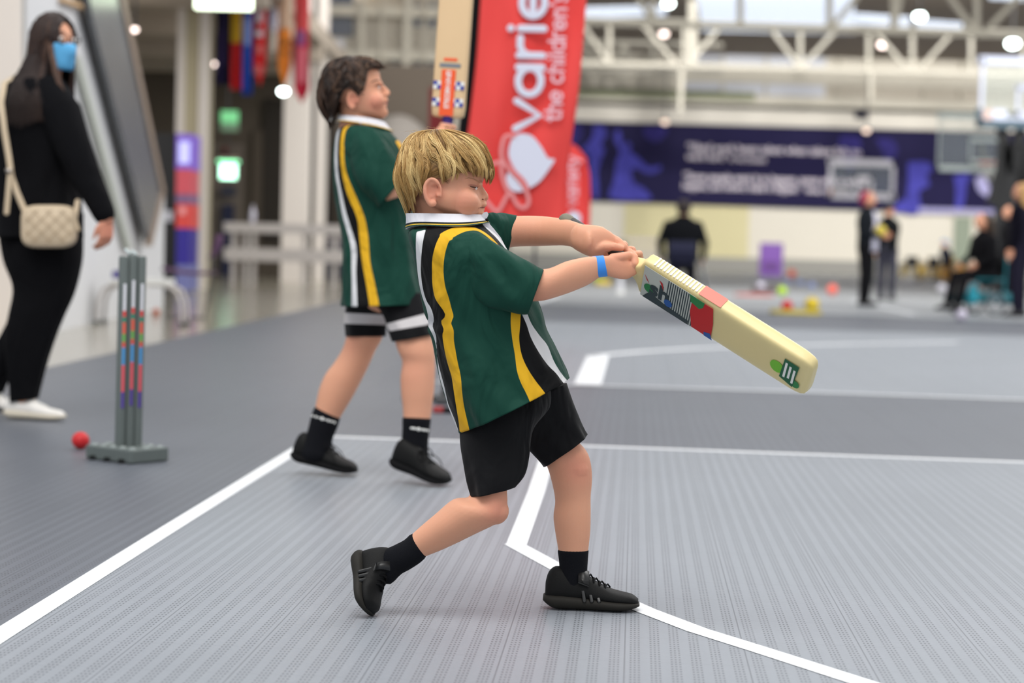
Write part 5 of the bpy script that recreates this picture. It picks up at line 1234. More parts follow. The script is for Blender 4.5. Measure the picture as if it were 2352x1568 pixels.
# vending machine
vm = thing('vending_machine', G(395, 672), 'tall black vending machine with a glowing pink and blue front', 'vending machine'); Yv = G(395, 672).y
a = P(352, 305, Yv); b = P(404, 672, Yv); q = MB(); q.box((a.x, Yv, 0), (b.x, Yv+.8, a.z)); q.build('cabinet', mat('black_cabinet', (14, 13, 17), .4), vm, False)
for nm, x0, y0, x1, y1, c, s in (('screen', 404, 308, 441, 388, (120, 90, 190), .7), ('screen_glow', 410, 325, 436, 375, (196, 196, 255), 1.1), ('poster', 404, 388, 438, 446, (200, 80, 92), .35), ('poster', 404, 446, 438, 468, (120, 92, 130), .3), ('poster', 404, 468, 438, 524, (206, 66, 60), .35), ('poster_mark', 412, 476, 426, 492, (230, 160, 160), .3), ('lower_panel', 404, 524, 436, 608, (44, 32, 140), .2), ('lower_panel', 404, 608, 436, 668, (112, 116, 168), .2)):
    vbox(nm, x0, y0, x1, y1, Yv-.04 if 'glow' not in nm and 'mark' not in nm else Yv-.06, .75 if 'glow' not in nm and 'mark' not in nm else .02, emis(nm, c, s*.5), vm)
vbox('card_reader', 378, 484, 396, 508, Yv-.06, .05, mat('reader', (190, 190, 200), .5), vm)
# exit signs
EXG = emis('exit_green_glow', (150, 255, 190), 2.6); EXW = emis('exit_white_glow', (240, 255, 225), 3.2)
e1 = thing('exit_sign', P(512, 19, 20), 'large glowing exit sign hanging at the top edge above the flags', 'exit sign')
vbox('sign_box', 447, -42, 578, 18, 20, .12, EXW, e1); 
text('sign_lettering', 'EXIT', .17, mat('sign_green', (40, 150, 84), .5), e1, P(474, 2, 19.99), (1, 0, 0), (0, 0, 1), .002, .002); vbox('sign_figure', 537, -30, 556, 2, 19.985, .01, emis('exit_symbol_green', (60, 190, 110), 1.0), e1); q = MB(); q.tube([P(512, -42, 20.05), Vector((P(512, -42, 20.05).x, 20.05, 4.5))], .012, 6); q.build('sign_rod', LBODY, e1)
e2 = thing('exit_sign', P(523, 412, 38), 'bright green exit sign above the navy foyer door', 'exit sign'); vbox('sign_box', 505, 378, 542, 410, 38, .1, emis('exit_bright_glow', (190, 255, 220), 4), e2); vbox('sign_edge', 499, 369, 548, 372, 38, .12, EXG, e2); vbox('sign_back', 501, 361, 546, 370, 40.8, .1, mat('beige_sign_plate', (196, 176, 160), .6), e2)
q = MB(); q.tube([P(523, 369, 38.05), Vector((P(523, 369, 38).x, 38.05, 4.32))], .012, 6); q.build('sign_rod', LBODY, e2)
e3 = thing('exit_sign', P(525, 300, 34), 'dimmer green sign hanging above the bright exit sign', 'sign'); vbox('sign_box', 507, 255, 546, 282, 34, .08, emis('dim_green_glow', (110, 190, 130), .8), e3); vbox('sign_lower', 507, 282, 546, 300, 34, .08, emis('dimmer_green', (100, 130, 104), .35), e3); q = MB(); q.tube([P(523, 255, 34.05), Vector((P(523, 255, 34).x, 34.05, 4.32))], .012, 6); q.build('sign_rod', LBODY, e3)
q = thing('alarm_beacon', P(518, 350, 40.8), 'small dark red alarm on the foyer wall', 'alarm'); mb_ = MB(); mb_.ball(P(518, 345, 40.75), .07, 12); mb_.build('beacon', mat('alarm_red', (110, 22, 20), .5), q); vbox('alarm_plate', 510, 352, 526, 358, 40.8, .1, LBODY, q)
# hanging flags
def pennant(x0, x1, y0, y1, Y, cols, point, label, marks=None):
    t = thing('hanging_flag', P((x0+x1)/2, y1, Y), label, 'flag', 'hanging flags in the foyer')
    w = (x1-x0); n = 14
    segs = []
    prev = y0
    for k, (yy, m) in enumerate(cols):
        g = []
        last = k == len(cols)-1
        for t_ in np.linspace(0, 1, n):
            y = prev + (yy-prev)*t_; tp = 1.0
            if last and point: tp = min(1, max(.02, (y1-y)/(point)))
            xs = np.linspace(-.5*w*tp, .5*w*tp, 12) + (x0+x1)/2
            g.append(np.array([np3(P(x, y, Y + .05*math.sin((x-x0)/w*7 + y*.02)*1.0)) for x in xs]))
        V = np.concatenate(g); F = [(i*12+j, i*12+j+1, (i+1)*12+j+1, (i+1)*12+j) for i in range(n-1) for j in range(11)]
        o = mobj('cloth', V, F, m, t); md = o.modifiers.new('s', 'SOLIDIFY'); md.thickness = .01
        prev = yy
    for (mx0, my0, mx1, my1, mm) in (marks or []): vbox('cloth_mark', mx0, my0, mx1, my1, Y-.08, .01, mm, t)
    q = MB(); q.tube([P(x0-2, y0, Y), P(x1+2, y0, Y)], .02, 8); q.build('rod', LBODY, t); a = P((x0+x1)/2, y0, Y); q = MB(); q.tube([a, (a.x, a.y, 4.35 if a.z < 4.3 else a.z+.3)], .008, 6); q.build('cord', LBODY, t)
def fm(n, c): return mat(n, c, .8, .06, 4)
FR = fm('flag_red', (206, 34, 38)); FB = fm('flag_blue', (22, 66, 160)); FY = fm('flag_yellow', (224, 182, 44)); FN = fm('flag_navy', (34, 28, 74)); FO = fm('flag_orange', (232, 140, 50)); FWt = fm('flag_white', (218, 214, 220)); FK = fm('flag_black', (24, 22, 30)); FV = fm('flag_red_dark', (190, 34, 60))
pennant(496, 523, -60, 194, 30, [(194, FN)], 0, 'navy hanging flag, leftmost of the row', [(505,70,515,150,fm('flag_violet', (66, 54, 106)))])
pennant(521, 533, -60, 196, 30.3, [(196, FK)], 0, 'narrow black hanging flag beside the navy one')
pennant(531, 555, -60, 206, 29.8, [(98, FY), (206, FR)], 0, 'hanging flag, yellow above and red below')
pennant(557, 579, -60, 218, 29.6, [(218, FB)], 0, 'blue hanging flag between the red ones', [(562,40,575,104,fm('flag_pale_blue', (130, 150, 206)))])
pennant(581, 612, -60, 198, 29.8, [(198, FR)], 45, 'red pointed hanging flag with white marks', [(590,14,603,52,FWt), (588,70,604,84,FWt), (590,104,603,122,fm('flag_pink', (226, 120, 116))), (588,150,602,170,fm('flag_pink2', (222, 110, 106)))])
pennant(613, 641, -60, 118, 30.5, [(76, FWt), (118, fm('flag_cream', (206, 198, 184)))], 0, 'short white hanging flag with faint print', [(620,20,632,60,fm('flag_lilac', (176, 178, 210)))])
pennant(638, 668, -60, 202, 29.8, [(66, fm('flag_peach', (222, 190, 160))), (202, FO)], 48, 'orange pointed hanging flag with a pale top', [(648,92,660,104,fm('flag_brown', (150, 96, 40))), (648,114,658,124,fm('flag_brown2', (170, 110, 46)))])
pennant(676, 710, -60, 238, 29.4, [(90, fm('flag_dusty_red', (200, 70, 70))), (238, FV)], 30, 'long dark red hanging flag in front of the white column', [(684,70,700,104,fm('flag_slate', (120, 80, 130))), (686,110,702,190,fm('flag_rose', (214, 110, 122)))])
# barrier rails
def rails(x0, x1, Y, label, ys, legs):
    t = thing('barrier_rail', P((x0+x1)/2, ys[-1][1], Y), label, 'rail')
    for y0, y1 in ys: vbox('rail', x0, y0, x1, y1, Y, .3, STEELW, t)
    for x in legs: a = P(x, ys[0][0]+4, Y+.1); q = MB(); q.box((a.x-.035, Y+.05, 0), (a.x+.035, Y+.2, a.z)); q.build('leg', STEELW, t, False)
STEELW = mat('white_rail_paint', (190, 184, 180), .5, .03, 4)
rails(514, 790, 33., 'white two-rail barrier across the foyer, nearer one', [(517, 532), (575, 597)], [538, 566, 584, 700, 770])
bo_ = thing('water_bottle', P(580, 517, 33.1), 'clear bottle standing on the top foyer rail', 'bottle'); q = MB(); c = P(580, 517, 33.12)+Vector((0,0,.075)); q.tube([c, c+Vector((0,0,.16)), c+Vector((0,0,.19)), c+Vector((0,0,.24))], [.045,.045,.018,.018], 12, caps=True); q.build('bottle_body', mat('pale_bottle', (208, 206, 220), .3), bo_)
dm = thing('crash_mats', P(755, 640, 39), 'dark stacked mats behind the rails beside the older boy', 'mat'); vbox('mat', 742, 560, 790, 640, 39, .6, mat('dark_mat', (40, 42, 52), .7), dm); vbox('mat', 742, 545, 790, 558, 39.02, .5, mat('grey_mat', (110, 104, 108), .7), dm)
# bench with a purple item, purple chair
Yb = G(320, 746).y
bn = thing('white_bench', G(320, 746), 'white bench with curved tube legs behind the grey stumps', 'bench'); a = P(262, 638, Yb); b = P(392, 638, Yb)
q = MB(); q.box((a.x, Yb-.15, a.z-.045), (b.x, Yb+.22, a.z)); q.build('bench_seat', WHT, bn, False)
for (x, s) in ((a.x, -1), (b.x, 1)):
    for yy in (Yb-.12, Yb+.19):
        q = MB(); h = a.z-.04; q.tube([(x-s*.22, yy, h), (x-s*.02, yy, h-.01), (x+s*.07, yy, h-.06), (x+s*.11, yy, h-.16), (x+s*.12, yy, .02)], .017, 8); q.build('leg', STEELW, bn); q = MB(); q.tube([(x+s*.12, yy, .0), (x+s*.12, yy, .035)], .024, 8, caps=False); q.build('foot_cap', mat('dark_foot_cap', (50, 56, 52), .6), bn)
pb = thing('purple_case', P(258, 648, Yb), 'small purple case at the left end of the white bench', 'case'); a2 = P(247, 648, Yb); b2_ = P(278, 634, Yb); q = MB(); q.box((a2.x+.06, Yb-.10, a.z), (b2_.x+.10, Yb+.10, a.z+.06)); q.build('case_body', mat('purple_case', (52, 40, 128), .5), pb, False); q = MB(); q.tube([(a2.x+.1, Yb, a.z+.06), (a2.x+.13, Yb, a.z+.085), (b2_.x+.03, Yb, a.z+.085), (b2_.x+.06, Yb, a.z+.06)], .006, 6); q.build('case_handle', LBODY, pb)
Yc = G(440, 731).y; ch = thing('chair', G(440, 731), 'dark purple plastic chair on a black sled base beside the vending machine', 'chair'); PC = mat('dark_purple_plastic', (84, 44, 84), .45, .06, 8)
a = P(375, 612, Yc); b = P(487, 622, Yc)
q = MB(); rs = []
for t in np.linspace(0, 1, 9):
    c = np3(a)*(1-t)+np3(b)*t; c[1] = Yc+.1; rs.append(ring(c+np.array((0,0,-.02-.02*math.sin(t*3.1))), (0, .21, 0), (0, 0, .016), 20, 3))
q.add(*loft(rs)); q.build('seat', PC, ch)
q = MB(); rs = []
for t in np.linspace(0, 1, 9):
    c = np3(P(482+18*t, 592-52*t, Yc)); c[1] = Yc+.1; c[0] += .02*math.sin(t*3); rs.append(ring(c, (0, .20-.02*t, 0), (.02, 0, .004), 20, 3))
q.add(*loft(rs)); q.build('backrest', PC, ch)
for yy in (Yc-.1, Yc+.3):
    q = MB(); q.tube([P(392, 622, yy), P(384, 728, yy)+Vector((0,0,.0)), P(470, 729, yy), P(488, 622, yy), P(486, 590, yy)], .012, 8); q.build('sled_leg', LBODY, ch)
og = thing('orange_ball', G(358, 722), 'small orange ball on the floor behind the bench', 'ball'); c = G(358, 724); q = MB(); q.ball(c+Vector((0,0,.033)), .034, 14); q.build('ball_shell', mat('orange_ball', (206, 96, 40), .6), og); q = MB(); q.tube([c+Vector((.034*math.cos(a), 0, .033+.034*math.sin(a))) for a in np.linspace(0, 6.3, 20)], .0015, 5, caps=False); q.build('ball_seam', LBODY, og)

# ------------------------------------------------------------------ wicket stumps and red ball
STG = mat('grey_stump_plastic', (96, 104, 102), .5, .05, 20, .05, 200)
gs = G(292, 1056); Ys = gs.y
wk = thing('cricket_stumps', gs, 'grey plastic set of three stumps on a slotted base with coloured stickers', 'stumps')
ya = math.radians(-38)
da = Vector((math.cos(ya), math.sin(ya), 0)); db = Vector((-math.sin(ya), math.cos(ya), 0))
cs = P(292, 1035, Ys); cs.z = 0
q = MB(); bh = .046
pts = []
Lx, Ly = .118, .086
prof = []
def basept(u, v, z): return tuple(cs + da*u + db*v + Vector((0, 0, z)))
outline = []
for k in range(7):
    t = -1+2*k/6; outline.append((t*Lx/1.0*.95, -Ly*(1 if k % 2 == 0 else .96)))
for k in range(5):
    t = -1+2*k/4; outline.append((Lx*(1 if k % 2 == 0 else .97), t*Ly*.9))
for k in range(7):
    t = 1-2*k/6; outline.append((t*Lx*.95, Ly*(1 if k % 2 == 0 else .96)))
for k in range(5):
    t = 1-2*k/4; outline.append((-Lx*(1 if k % 2 == 0 else .97), t*Ly*.9))
q.poly([basept(u, v, .002) for u, v in outline], (0, 0, bh)); base = q.build('stump_base', STG, wk, False)
md = base.modifiers.new('b', 'BEVEL'); md.width = .006; md.segments = 2
STUDM = mat('pale_grey_plastic', (150, 158, 156), .5)
for i in range(5):
    for j in range(3):
        if j == 1 and i in (1, 2, 3): continue
        q = MB(); u = (-1+i/2)*Lx*.8; v = (j-1)*Ly*.7; q.tube([basept(u, v, bh), basept(u, v, bh+.006)], [.014, .012], 10, caps=False)
        q.ball(Vector(basept(u, v, bh+.006)), .010, 8, (1, 1, .25)); q.build('base_stud', STUDM, base)
SLOTM = mat('dark_slot', (20, 22, 22), .9)
for t in (-.62, 0, .62):
    q = MB(); q.box(tuple(Vector(basept(t*Lx, -Ly-.001, .0))-Vector((.011,.004,0))), tuple(Vector(basept(t*Lx, -Ly-.001, .015))+Vector((.011,.006,0)))); q.build('base_slot', SLOTM, base, False)
tops = [(285, 588), (305, 584), (325, 588)]; bots = [(275, 1030), (295, 1028), (314, 1024)]
cols = [(0, .20, (226, 226, 232)), (.20, .245, (226, 70, 66)), (.245, .285, (40, 140, 110)), (.285, .37, (232, 96, 70)), (.37, .43, (110, 176, 80)), (.43, .47, (226, 84, 66)), (.47, .60, (70, 150, 210)), (.60, .80, (226, 82, 96)), (.80, .92, (80, 52, 150))]
MC = [mat('sticker_stripe', c, .5) for _, _, c in cols]
Ysx = Ys+.0
for k in range(3):
    a = P(*tops[k], Ysx + .02*(k-1)); b = P(*bots[k], Ysx + .02*(k-1)); b.z = max(b.z, .03); b.z = .03
    rad = .0165
    rs = []; ax = Vector((0,0,1))
    th = np.arange(32)*2*math.pi/32
    for z in (b.z, b.z+.01, a.z-.006, a.z):
        t = (z-b.z)/(a.z-b.z); c = np3(b)*(1-t)+np3(a)*t; r = rad*(1-.06*np.cos(th*8))*(.86 if z > a.z-.003 else 1); rs.append(c+np.stack([r*np.cos(th), r*np.sin(th), 0*th], 1))
    V, F = loft(rs); so = mobj('stump', V, F, STG, wk)
    for (t0, t1, _), mm in zip(cols, MC):
        y0 = .14+t0*.69-.01*(k == 1); y1 = .14+t1*.69-.01*(k == 1)
        p0 = np3(a)*(1-y0)+np3(b)*y0; p1 = np3(a)*(1-y1)+np3(b)*y1; off = np.array((.0085, -rad*.90, 0))
        q = MB(); q.bar(tuple(p0+off), tuple(p1+off), .0085, .004); q.build('sticker_stripe', mm, so, False)
q = MB(); q.tube([P(289, 574, Ysx), P(298, 582, Ysx), P(305, 577, Ysx), P(312, 584, Ysx)], .006, 8); q.build('bail', mat('clear_bail', (196, 206, 206), .3), wk)
def ball(px, pyb, r, m, label, name='ball', grp=None, seam=None):
    c = G(px, pyb); t = thing(name, c, label, 'ball', grp); q = MB(); q.ball(c+Vector((0, 0, r)), r, 28); o = q.build('ball_shell', m, t)
    if seam: q = MB(); q.tube([c+Vector((r*1.0*math.cos(a), -r*.3*math.sin(a), r+r*.95*math.sin(a))) for a in np.linspace(0, 6.3, 30)], r*.04, 6, caps=False); q.build('ball_seam', seam, t)
    return t
ball(185, 1031, .031, mat('red_dimpled_ball', (206, 40, 44), .45, .15, 90, .5, 120), 'bright red ball on the dark floor beside the stumps', seam=mat('pink_seam', (226, 110, 110), .6))
fl = thing('dropped_object', G(1012, 947), 'small red and black object on the floor between the two boys', 'toy'); c = G(1012, 947); q = MB(); q.box((c.x-.03, c.y-.03, 0), (c.x+.07, c.y+.03, .022)); q.build('black_part', BLACK, fl, False); q = MB(); q.box((c.x-.035, c.y-.032, .004), (c.x+.012, c.y+.032, .025)); q.build('red_part', mat('dull_red', (170, 60, 60), .6), fl, False)

# ------------------------------------------------------------------ red feather flags
REDF = mat('red_flag_fabric', (238, 74, 70), .75, .05, 3, .1, 60); 
def flagcloth(name, ptsL, ptsR, Y, m, parent, wav=.03, ph=0.0, n=60, mcol=26, cut=None):
    L = catmull(ptsL, n//(len(ptsL)-1)); R = catmull(ptsR, n//(len(ptsR)-1)); k = min(len(L), len(R)); g = []
    for i in range(k):
        row = []
        for j in range(mcol):
            t = j/(mcol-1); x = L[i][0]*(1-t)+R[i][0]*t; y = L[i][1]*(1-t)+R[i][1]*t
            dy = wav*(math.sin(t*9 + y*.012+ph) + .5*math.sin(t*17-y*.02+ph))*min(1, t*3+.15)
            row.append(np3(P(x, y, Y+dy)))
        g.append(np.array(row))
    V = np.concatenate(g); F = [(i*mcol+j, i*mcol+j+1, (i+1)*mcol+j+1, (i+1)*mcol+j) for i in range(k-1) for j in range(mcol-1)]
    o = mobj(name, V, F, m, parent); md = o.modifiers.new('s', 'SOLIDIFY'); md.thickness = .002; return o
YF = 9.6
ff = thing('feather_flag', G(1030, 930), 'tall red feather flag with large white lettering and a white heart', 'flag')
LFT = [(1130,-420),(1112,-120),(1103,0),(1094,120),(1082,230),(1072,320),(1060,420),(1048,540)]; RGT = [(1375,-420),(1358,-120),(1347,0),(1340,90),(1330,200),(1312,330),(1300,420),(1290,528)]
flag = flagcloth('flag_cloth', LFT, RGT, YF, REDF, ff, .018)
q = MB(); Lp = catmull([(x-10, y) for x, y in LFT], 5); q.tube([P(x, y, YF+.0) for x, y in Lp], .024, 10, flat=.4, side=(0,1,0)); q.build('pole_sleeve', BLACK, ff)
q = MB(); gp = G(1036, 922); q.tube([P(1038, 540, YF), Vector((P(1038,540,YF).x-.02, YF, .02))], .012, 8); q.build('pole', LBODY, ff)
q = MB(); bx = P(1038, 540, YF).x-.02; q.box((bx-.2, YF-.03, 0), (bx+.2, YF+.03, .03)); q.box((bx-.03, YF-.2, 0), (bx+.03, YF+.2, .03)); q.build('flag_foot', LBODY, ff, False)
FWH = mat('flag_white_print', (222, 224, 240), .7, .02, 3)
def fshape(pts, m, par, Y, name, sm=6, closed=True, lift=.045):
    p = catmull(pts+[pts[0]], sm)[:-1] if sm else pts; q = MB(); q.poly([tuple(P(x, y, Y-lift)) for x, y in p], (0, .002, 0)); return q.build(name, m, par, False)
fshape([(1198,306),(1222,312),(1244,338),(1258,362),(1274,366),(1264,384),(1240,416),(1216,432),(1198,440),(1178,438),(1166,424),(1163,404),(1172,386),(1168,362),(1170,336),(1180,314)], FWH, flag, YF, 'heart_print', 4)
FPK = mat('flag_pink_line', (238, 150, 150), .7, .02, 3); FRL = mat('flag_red_line', (228, 96, 96), .7, .02, 3)
def fline(pts, w, m, lift=.050):
    p = catmull(pts, 6); q = MB(); q.tube([P(x, y, YF-lift) for x, y in p], w, 8, flat=.12, side=(0,1,0)); q.build('line_print', m, flag)
fline([(1180,312),(1160,314),(1152,340),(1154,366),(1172,392),(1196,418),(1211,446),(1214,466),(1204,477),(1190,472),(1180,456),(1176,446),(1166,448),(1158,462),(1148,480),(1140,486),(1124,470),(1112,456)], .0095, FPK); fline([(1112,384),(1140,374),(1150,374),(1153,400),(1162,430),(1172,446)], .009, FPK)
fline([(1164,318),(1163,350),(1178,388),(1202,414),(1214,436)], .006, FRL, .054)
tx = np3(P(1236,0,YF)-P(1222,290,YF)); tz = -np3(P(1300,60,YF)-P(1200,58,YF))
def circ(cx, cy, r, a0, a1, n=14): return [(cx+r*math.cos(math.radians(a0+(a1-a0)*i/n)), cy+r*1.12*math.sin(math.radians(a0+(a1-a0)*i/n))) for i in range(n+1)]
GLY = {'v': (1.02, [[(.02,1),(.47,0),(.92,1)]]), 'a': (1.14, [circ(.48,.5,.44,0,360), [(.93,1),(.93,0)]]), 'r': (.78, [[(.1,1),(.1,0)], [(.1,.6),(.2,.85),(.4,.98),(.66,.98)]]), 'i': (.40, [[(.12,1),(.12,0)], [(.12,1.40),(.12,1.41)]]),
       'e': (1.08, [[(.06,.5),(.9,.52)], circ(.48,.5,.44,5,320)]), 't': (.74, [[(.28,1.42),(.28,.22),(.40,.02),(.62,.02)], [(.02,1),(.6,1)]]), 'y': (1.0, [[(.02,1),(.47,.05)], [(.92,1),(.30,-.42)]]), 'h': (1.02, [[(.1,1.45),(.1,0)], [(.1,.6),(.25,.9),(.5,1),(.75,.85),(.82,.6),(.82,0)]]),
       'n': (1.02, [[(.1,1),(.1,0)], [(.1,.6),(.25,.9),(.5,1),(.75,.85),(.82,.6),(.82,0)]]), 'c': (.96, [circ(.48,.5,.44,50,310)]), 'l': (.36, [[(.1,1.45),(.1,0)]]), 'd': (1.14, [circ(.48,.5,.44,0,360), [(.93,1.45),(.93,0)]]), "'": (.3, [[(.1,1.45),(.1,1.15)]]), ' ': (.5, []),
       's': (.82, [[(.70,.86),(.5,1),(.25,1),(.08,.80),(.2,.58),(.55,.45),(.70,.24),(.52,0),(.25,-.02),(.04,.14)]])}
def stroke_text(body, o, tx, tz, xh, w, m, par, sx=1.0):
    tx = np3(tx); tx = tx/np.linalg.norm(tx); tz = np3(tz); tz = tz/np.linalg.norm(tz); cur = 0.0
    for ch_ in body:
        adv, sts = GLY[ch_]
        if sts:
            q = MB()
            for st in sts: q.tube([np3(o)+tx*((cur+x*sx)*xh)+tz*(y*xh) for x, y in st], w, 8, flat=.1, side=(0, 1, 0))
            q.build('flag_letter', m, par)
        cur += adv*sx + .10
stroke_text('variety', P(1238, 298, YF-.05), tx, tz, .112, .0180, FWH, flag, 1.30)
stroke_text("the children's charity", P(1288, 278, YF-.05), tx, tz, .052, .0068, mat('flag_soft_print', (244, 196, 206), .7), flag, .92)
YF2 = 17.
f2 = thing('feather_flag', G(1238, 770), 'shorter red feather flag with a rounded top partly behind the tall one', 'flag')
L2 = [(1232,328),(1232,380),(1233,450),(1234,536)]; R2 = [(1318,328),(1347,362),(1355,440),(1354,540)]
fc2 = flagcloth('flag_cloth', L2, [(1300,330),(1345,362),(1356,420),(1356,480),(1354,538)][0:1] + [(1346,372),(1356,440),(1354,538)], YF2, REDF, f2, .02, 2.0)
fshape([(1231,338),(1300,329),(1322,335),(1340,355),(1346,372),(1300,380),(1231,380)], REDF, f2, YF2, 'flag_top', 3, lift=.0)
stroke_text('variety', P(1326, 472, YF2-.06), np3(P(1328,350,YF2)-P(1326,470,YF2)), -np3(P(1400,60,YF2)-P(1300,58,YF2)), .068, .0095, mat('flag_pale_print', (240, 186, 196), .7), fc2, .9)
fshape([(1306,490),(1320,484),(1334,496),(1330,516),(1314,520),(1302,508)], FWH, fc2, YF2, 'heart_print', 3, lift=.06)
q = MB(); x_ = P(1234, 400, YF2).x; q.tube([(x_, YF2, .02), tuple(P(1234, 326, YF2))], .012, 8); q.build('pole', LBODY, f2); q = MB(); q.box((x_-.03, YF2-.2, 0), (x_+.03, YF2+.2, .03)); q.build('flag_foot', LBODY, f2, False)
# ------------------------------------------------------------------ people far behind
def figure(base, h, yaw, label, pose, hairc, topc, legc, shoec=(30, 28, 30), sit=0.0, skin=True, longhair=0, extra=None, top_name='jacket', leg_name='trousers', arms=None, legs=None, cap=None, bald=False, shirt_front=None):
    """a clothed person: base point on the ground under the hips, facing yaw (0 = right, -90 = towards the camera)"""
    base = Vector(base); t = thing('person', base, label, 'person'); k = h/1.68
    f = Vector((math.cos(math.radians(yaw)), math.sin(math.radians(yaw)), 0)); s = Vector((-f.y, f.x, 0)); Z = Vector((0, 0, 1))
    def L(a, b, c): return base + (f*a + s*b + Z*c)*k
    hip = .90 if not sit else sit/k; lean = arms.get('lean', 0.0) if arms else 0.0
    def U(a, b, c): # upper body point with lean
        return L(a + lean*(c), b, hip + c)
    b = MB()
    b.ball(U(.02, 0, .70), .098*k, 20, (1, .82, 1.2)); b.ball(U(.075, 0, .675), .055*k, 14, (1, .9, 1.2)); b.ball(U(.118, 0, .685), .014*k, 8)
    for sg in (-1, 1): b.ball(U(.01, sg*.082, .69), .022*k, 8, (.8, .5, 1.3))
    b.tube([U(.0, 0, .62), U(-.01, 0, .50)], .052*k, 12)
    b.tube([U(0, 0, .43), U(0, 0, .25), U(0, 0, .04)], [.10*k, .10*k, .10*k], 16)
    A = arms or {}
    ap = {}
    for sg, nm in ((1, 'L'), (-1, 'R')):
        pts = A.get(nm, [(0, .20, .47), (-.03, .235, .22), (.04, .235, -.02)])
        pp = [U(*p) for p in pts]; ap[nm] = pp; b.tube(pp, [.048*k, .042*k, .030*k], 10); d = pp[-1]-pp[-2]; hand(b, pp[-1], d, s*sg+f*.01, .17*k, 25, thumb=sg)
    lp = {}
    G_ = legs or {}
    for sg, nm in ((1, 'L'), (-1, 'R')):
        pts = G_.get(nm, [(0, sg*.095, .88), (.02, sg*.10, .48), (-.01, sg*.10, .09)]); pp = [L(*p) for p in pts]; lp[nm] = pp; b.tube(pp, [.085*k, .06*k, .042*k], 12)
    V, F = remesh(b, .011, 3); bo_ = mobj('body', V, F, SKIN, t); attr(bo_, 'blush', np.zeros(len(V))); attr(bo_, 'lip', np.zeros(len(V)))
    tm = mat(top_name+'_cloth', topc, .85, .12, 6, spec=.15); lm = mat(leg_name+'_cloth', legc, .85, .12, 6, spec=.15); sm = mat('far_shoe', shoec, .6, .05, 9)
    wd = (arms or {}).get('wide', 1.0)
    q = MB(); rs = [ring(U(0, 0, c), f*(a*k), s*(w*k*wd), 24, 2.4) for c, a, w in ((.595, .06, .062), (.565, .075, .085), (.52, .10, .15), (.47, .125, .20), (.35, .145, .215), (.2, .125, .185), (.05, .13, .18), (-.06, .13, .18))]; q.add(*loft(rs)); to = q.build(top_name, tm, t)
    for nm in ap: q = MB(); pp = ap[nm]; q.tube([pp[0], pp[1], pp[1]+(pp[2]-pp[1])*.92], [.066*k, .058*k, .042*k], 12); q.build('sleeve', tm, to)
    q = MB(); q.tube([L(0, 0, hip+.08), L(0, 0, hip-.06)], .135*k, 16); lo = q.build(leg_name, lm, t)
    for nm in lp: q = MB(); pp = lp[nm]; q.tube([pp[0], pp[1], pp[1]+(pp[2]-pp[1])*.95], [.105*k, .078*k, .058*k], 14); q.build('trouser_leg', lm, lo)
    for nm in lp:
        p = lp[nm][-1]; q = MB(); rs = [ring(p+f*(x*k)+Z*((-.085+hh)*k + 0), s*(w*k), Z*(hh*k), 14, 2.8) for x, w, hh in ((-.07, .02, .02), (-.05, .038, .045), (.0, .042, .05), (.08, .045, .035), (.15, .042, .025), (.19, .02, .015))]; q.add(*loft(rs)); q.build('shoe', sm, t)
    if hairc:
        hm = mat('far_hair', hairc, .6, .25, 30); q = MB(); q.ball(U(-.036, 0, .712), .106*k, 20, (1, .90, 1.12), zmin=-.8)
        if longhair:
            for i in range(9):
                a = math.radians(100+20*i); q.tube([U(-.02+.085*math.cos(a)*1, .08*math.sin(a), .76), U(-.03+.10*math.cos(a), .095*math.sin(a), .62), U(-.04+.10*math.cos(a), .10*math.sin(a), .62-longhair)], [.035*k, .038*k, .02*k], 8)
        q.build('hair', hm, bo_)
    if cap:
        cm_ = mat('cap_cloth', cap, .7, .05); q = MB(); q.ball(U(.0, 0, .735), .115*k, 20, (1, .88, 1.0), zmin=-.1); q.tube([U(-.08, 0, .73), U(-.16, 0, .72)], .06*k, 12, flat=.3, side=tuple(s)); q.build('cap', cm_, bo_)
    if shirt_front:
        q = MB(); rs = [ring(U(.078, 0, c), f*(a*k), s*(w*k), 20, 2.4) for c, a, w in ((.53, .03, .05), (.45, .085, .09), (.3, .10, .10), (.1, .10, .10), (-.08, .10, .11))]; q.add(*loft(rs)); q.build('undershirt', mat('undershirt_cloth', shirt_front, .8, .03), t)
    return t
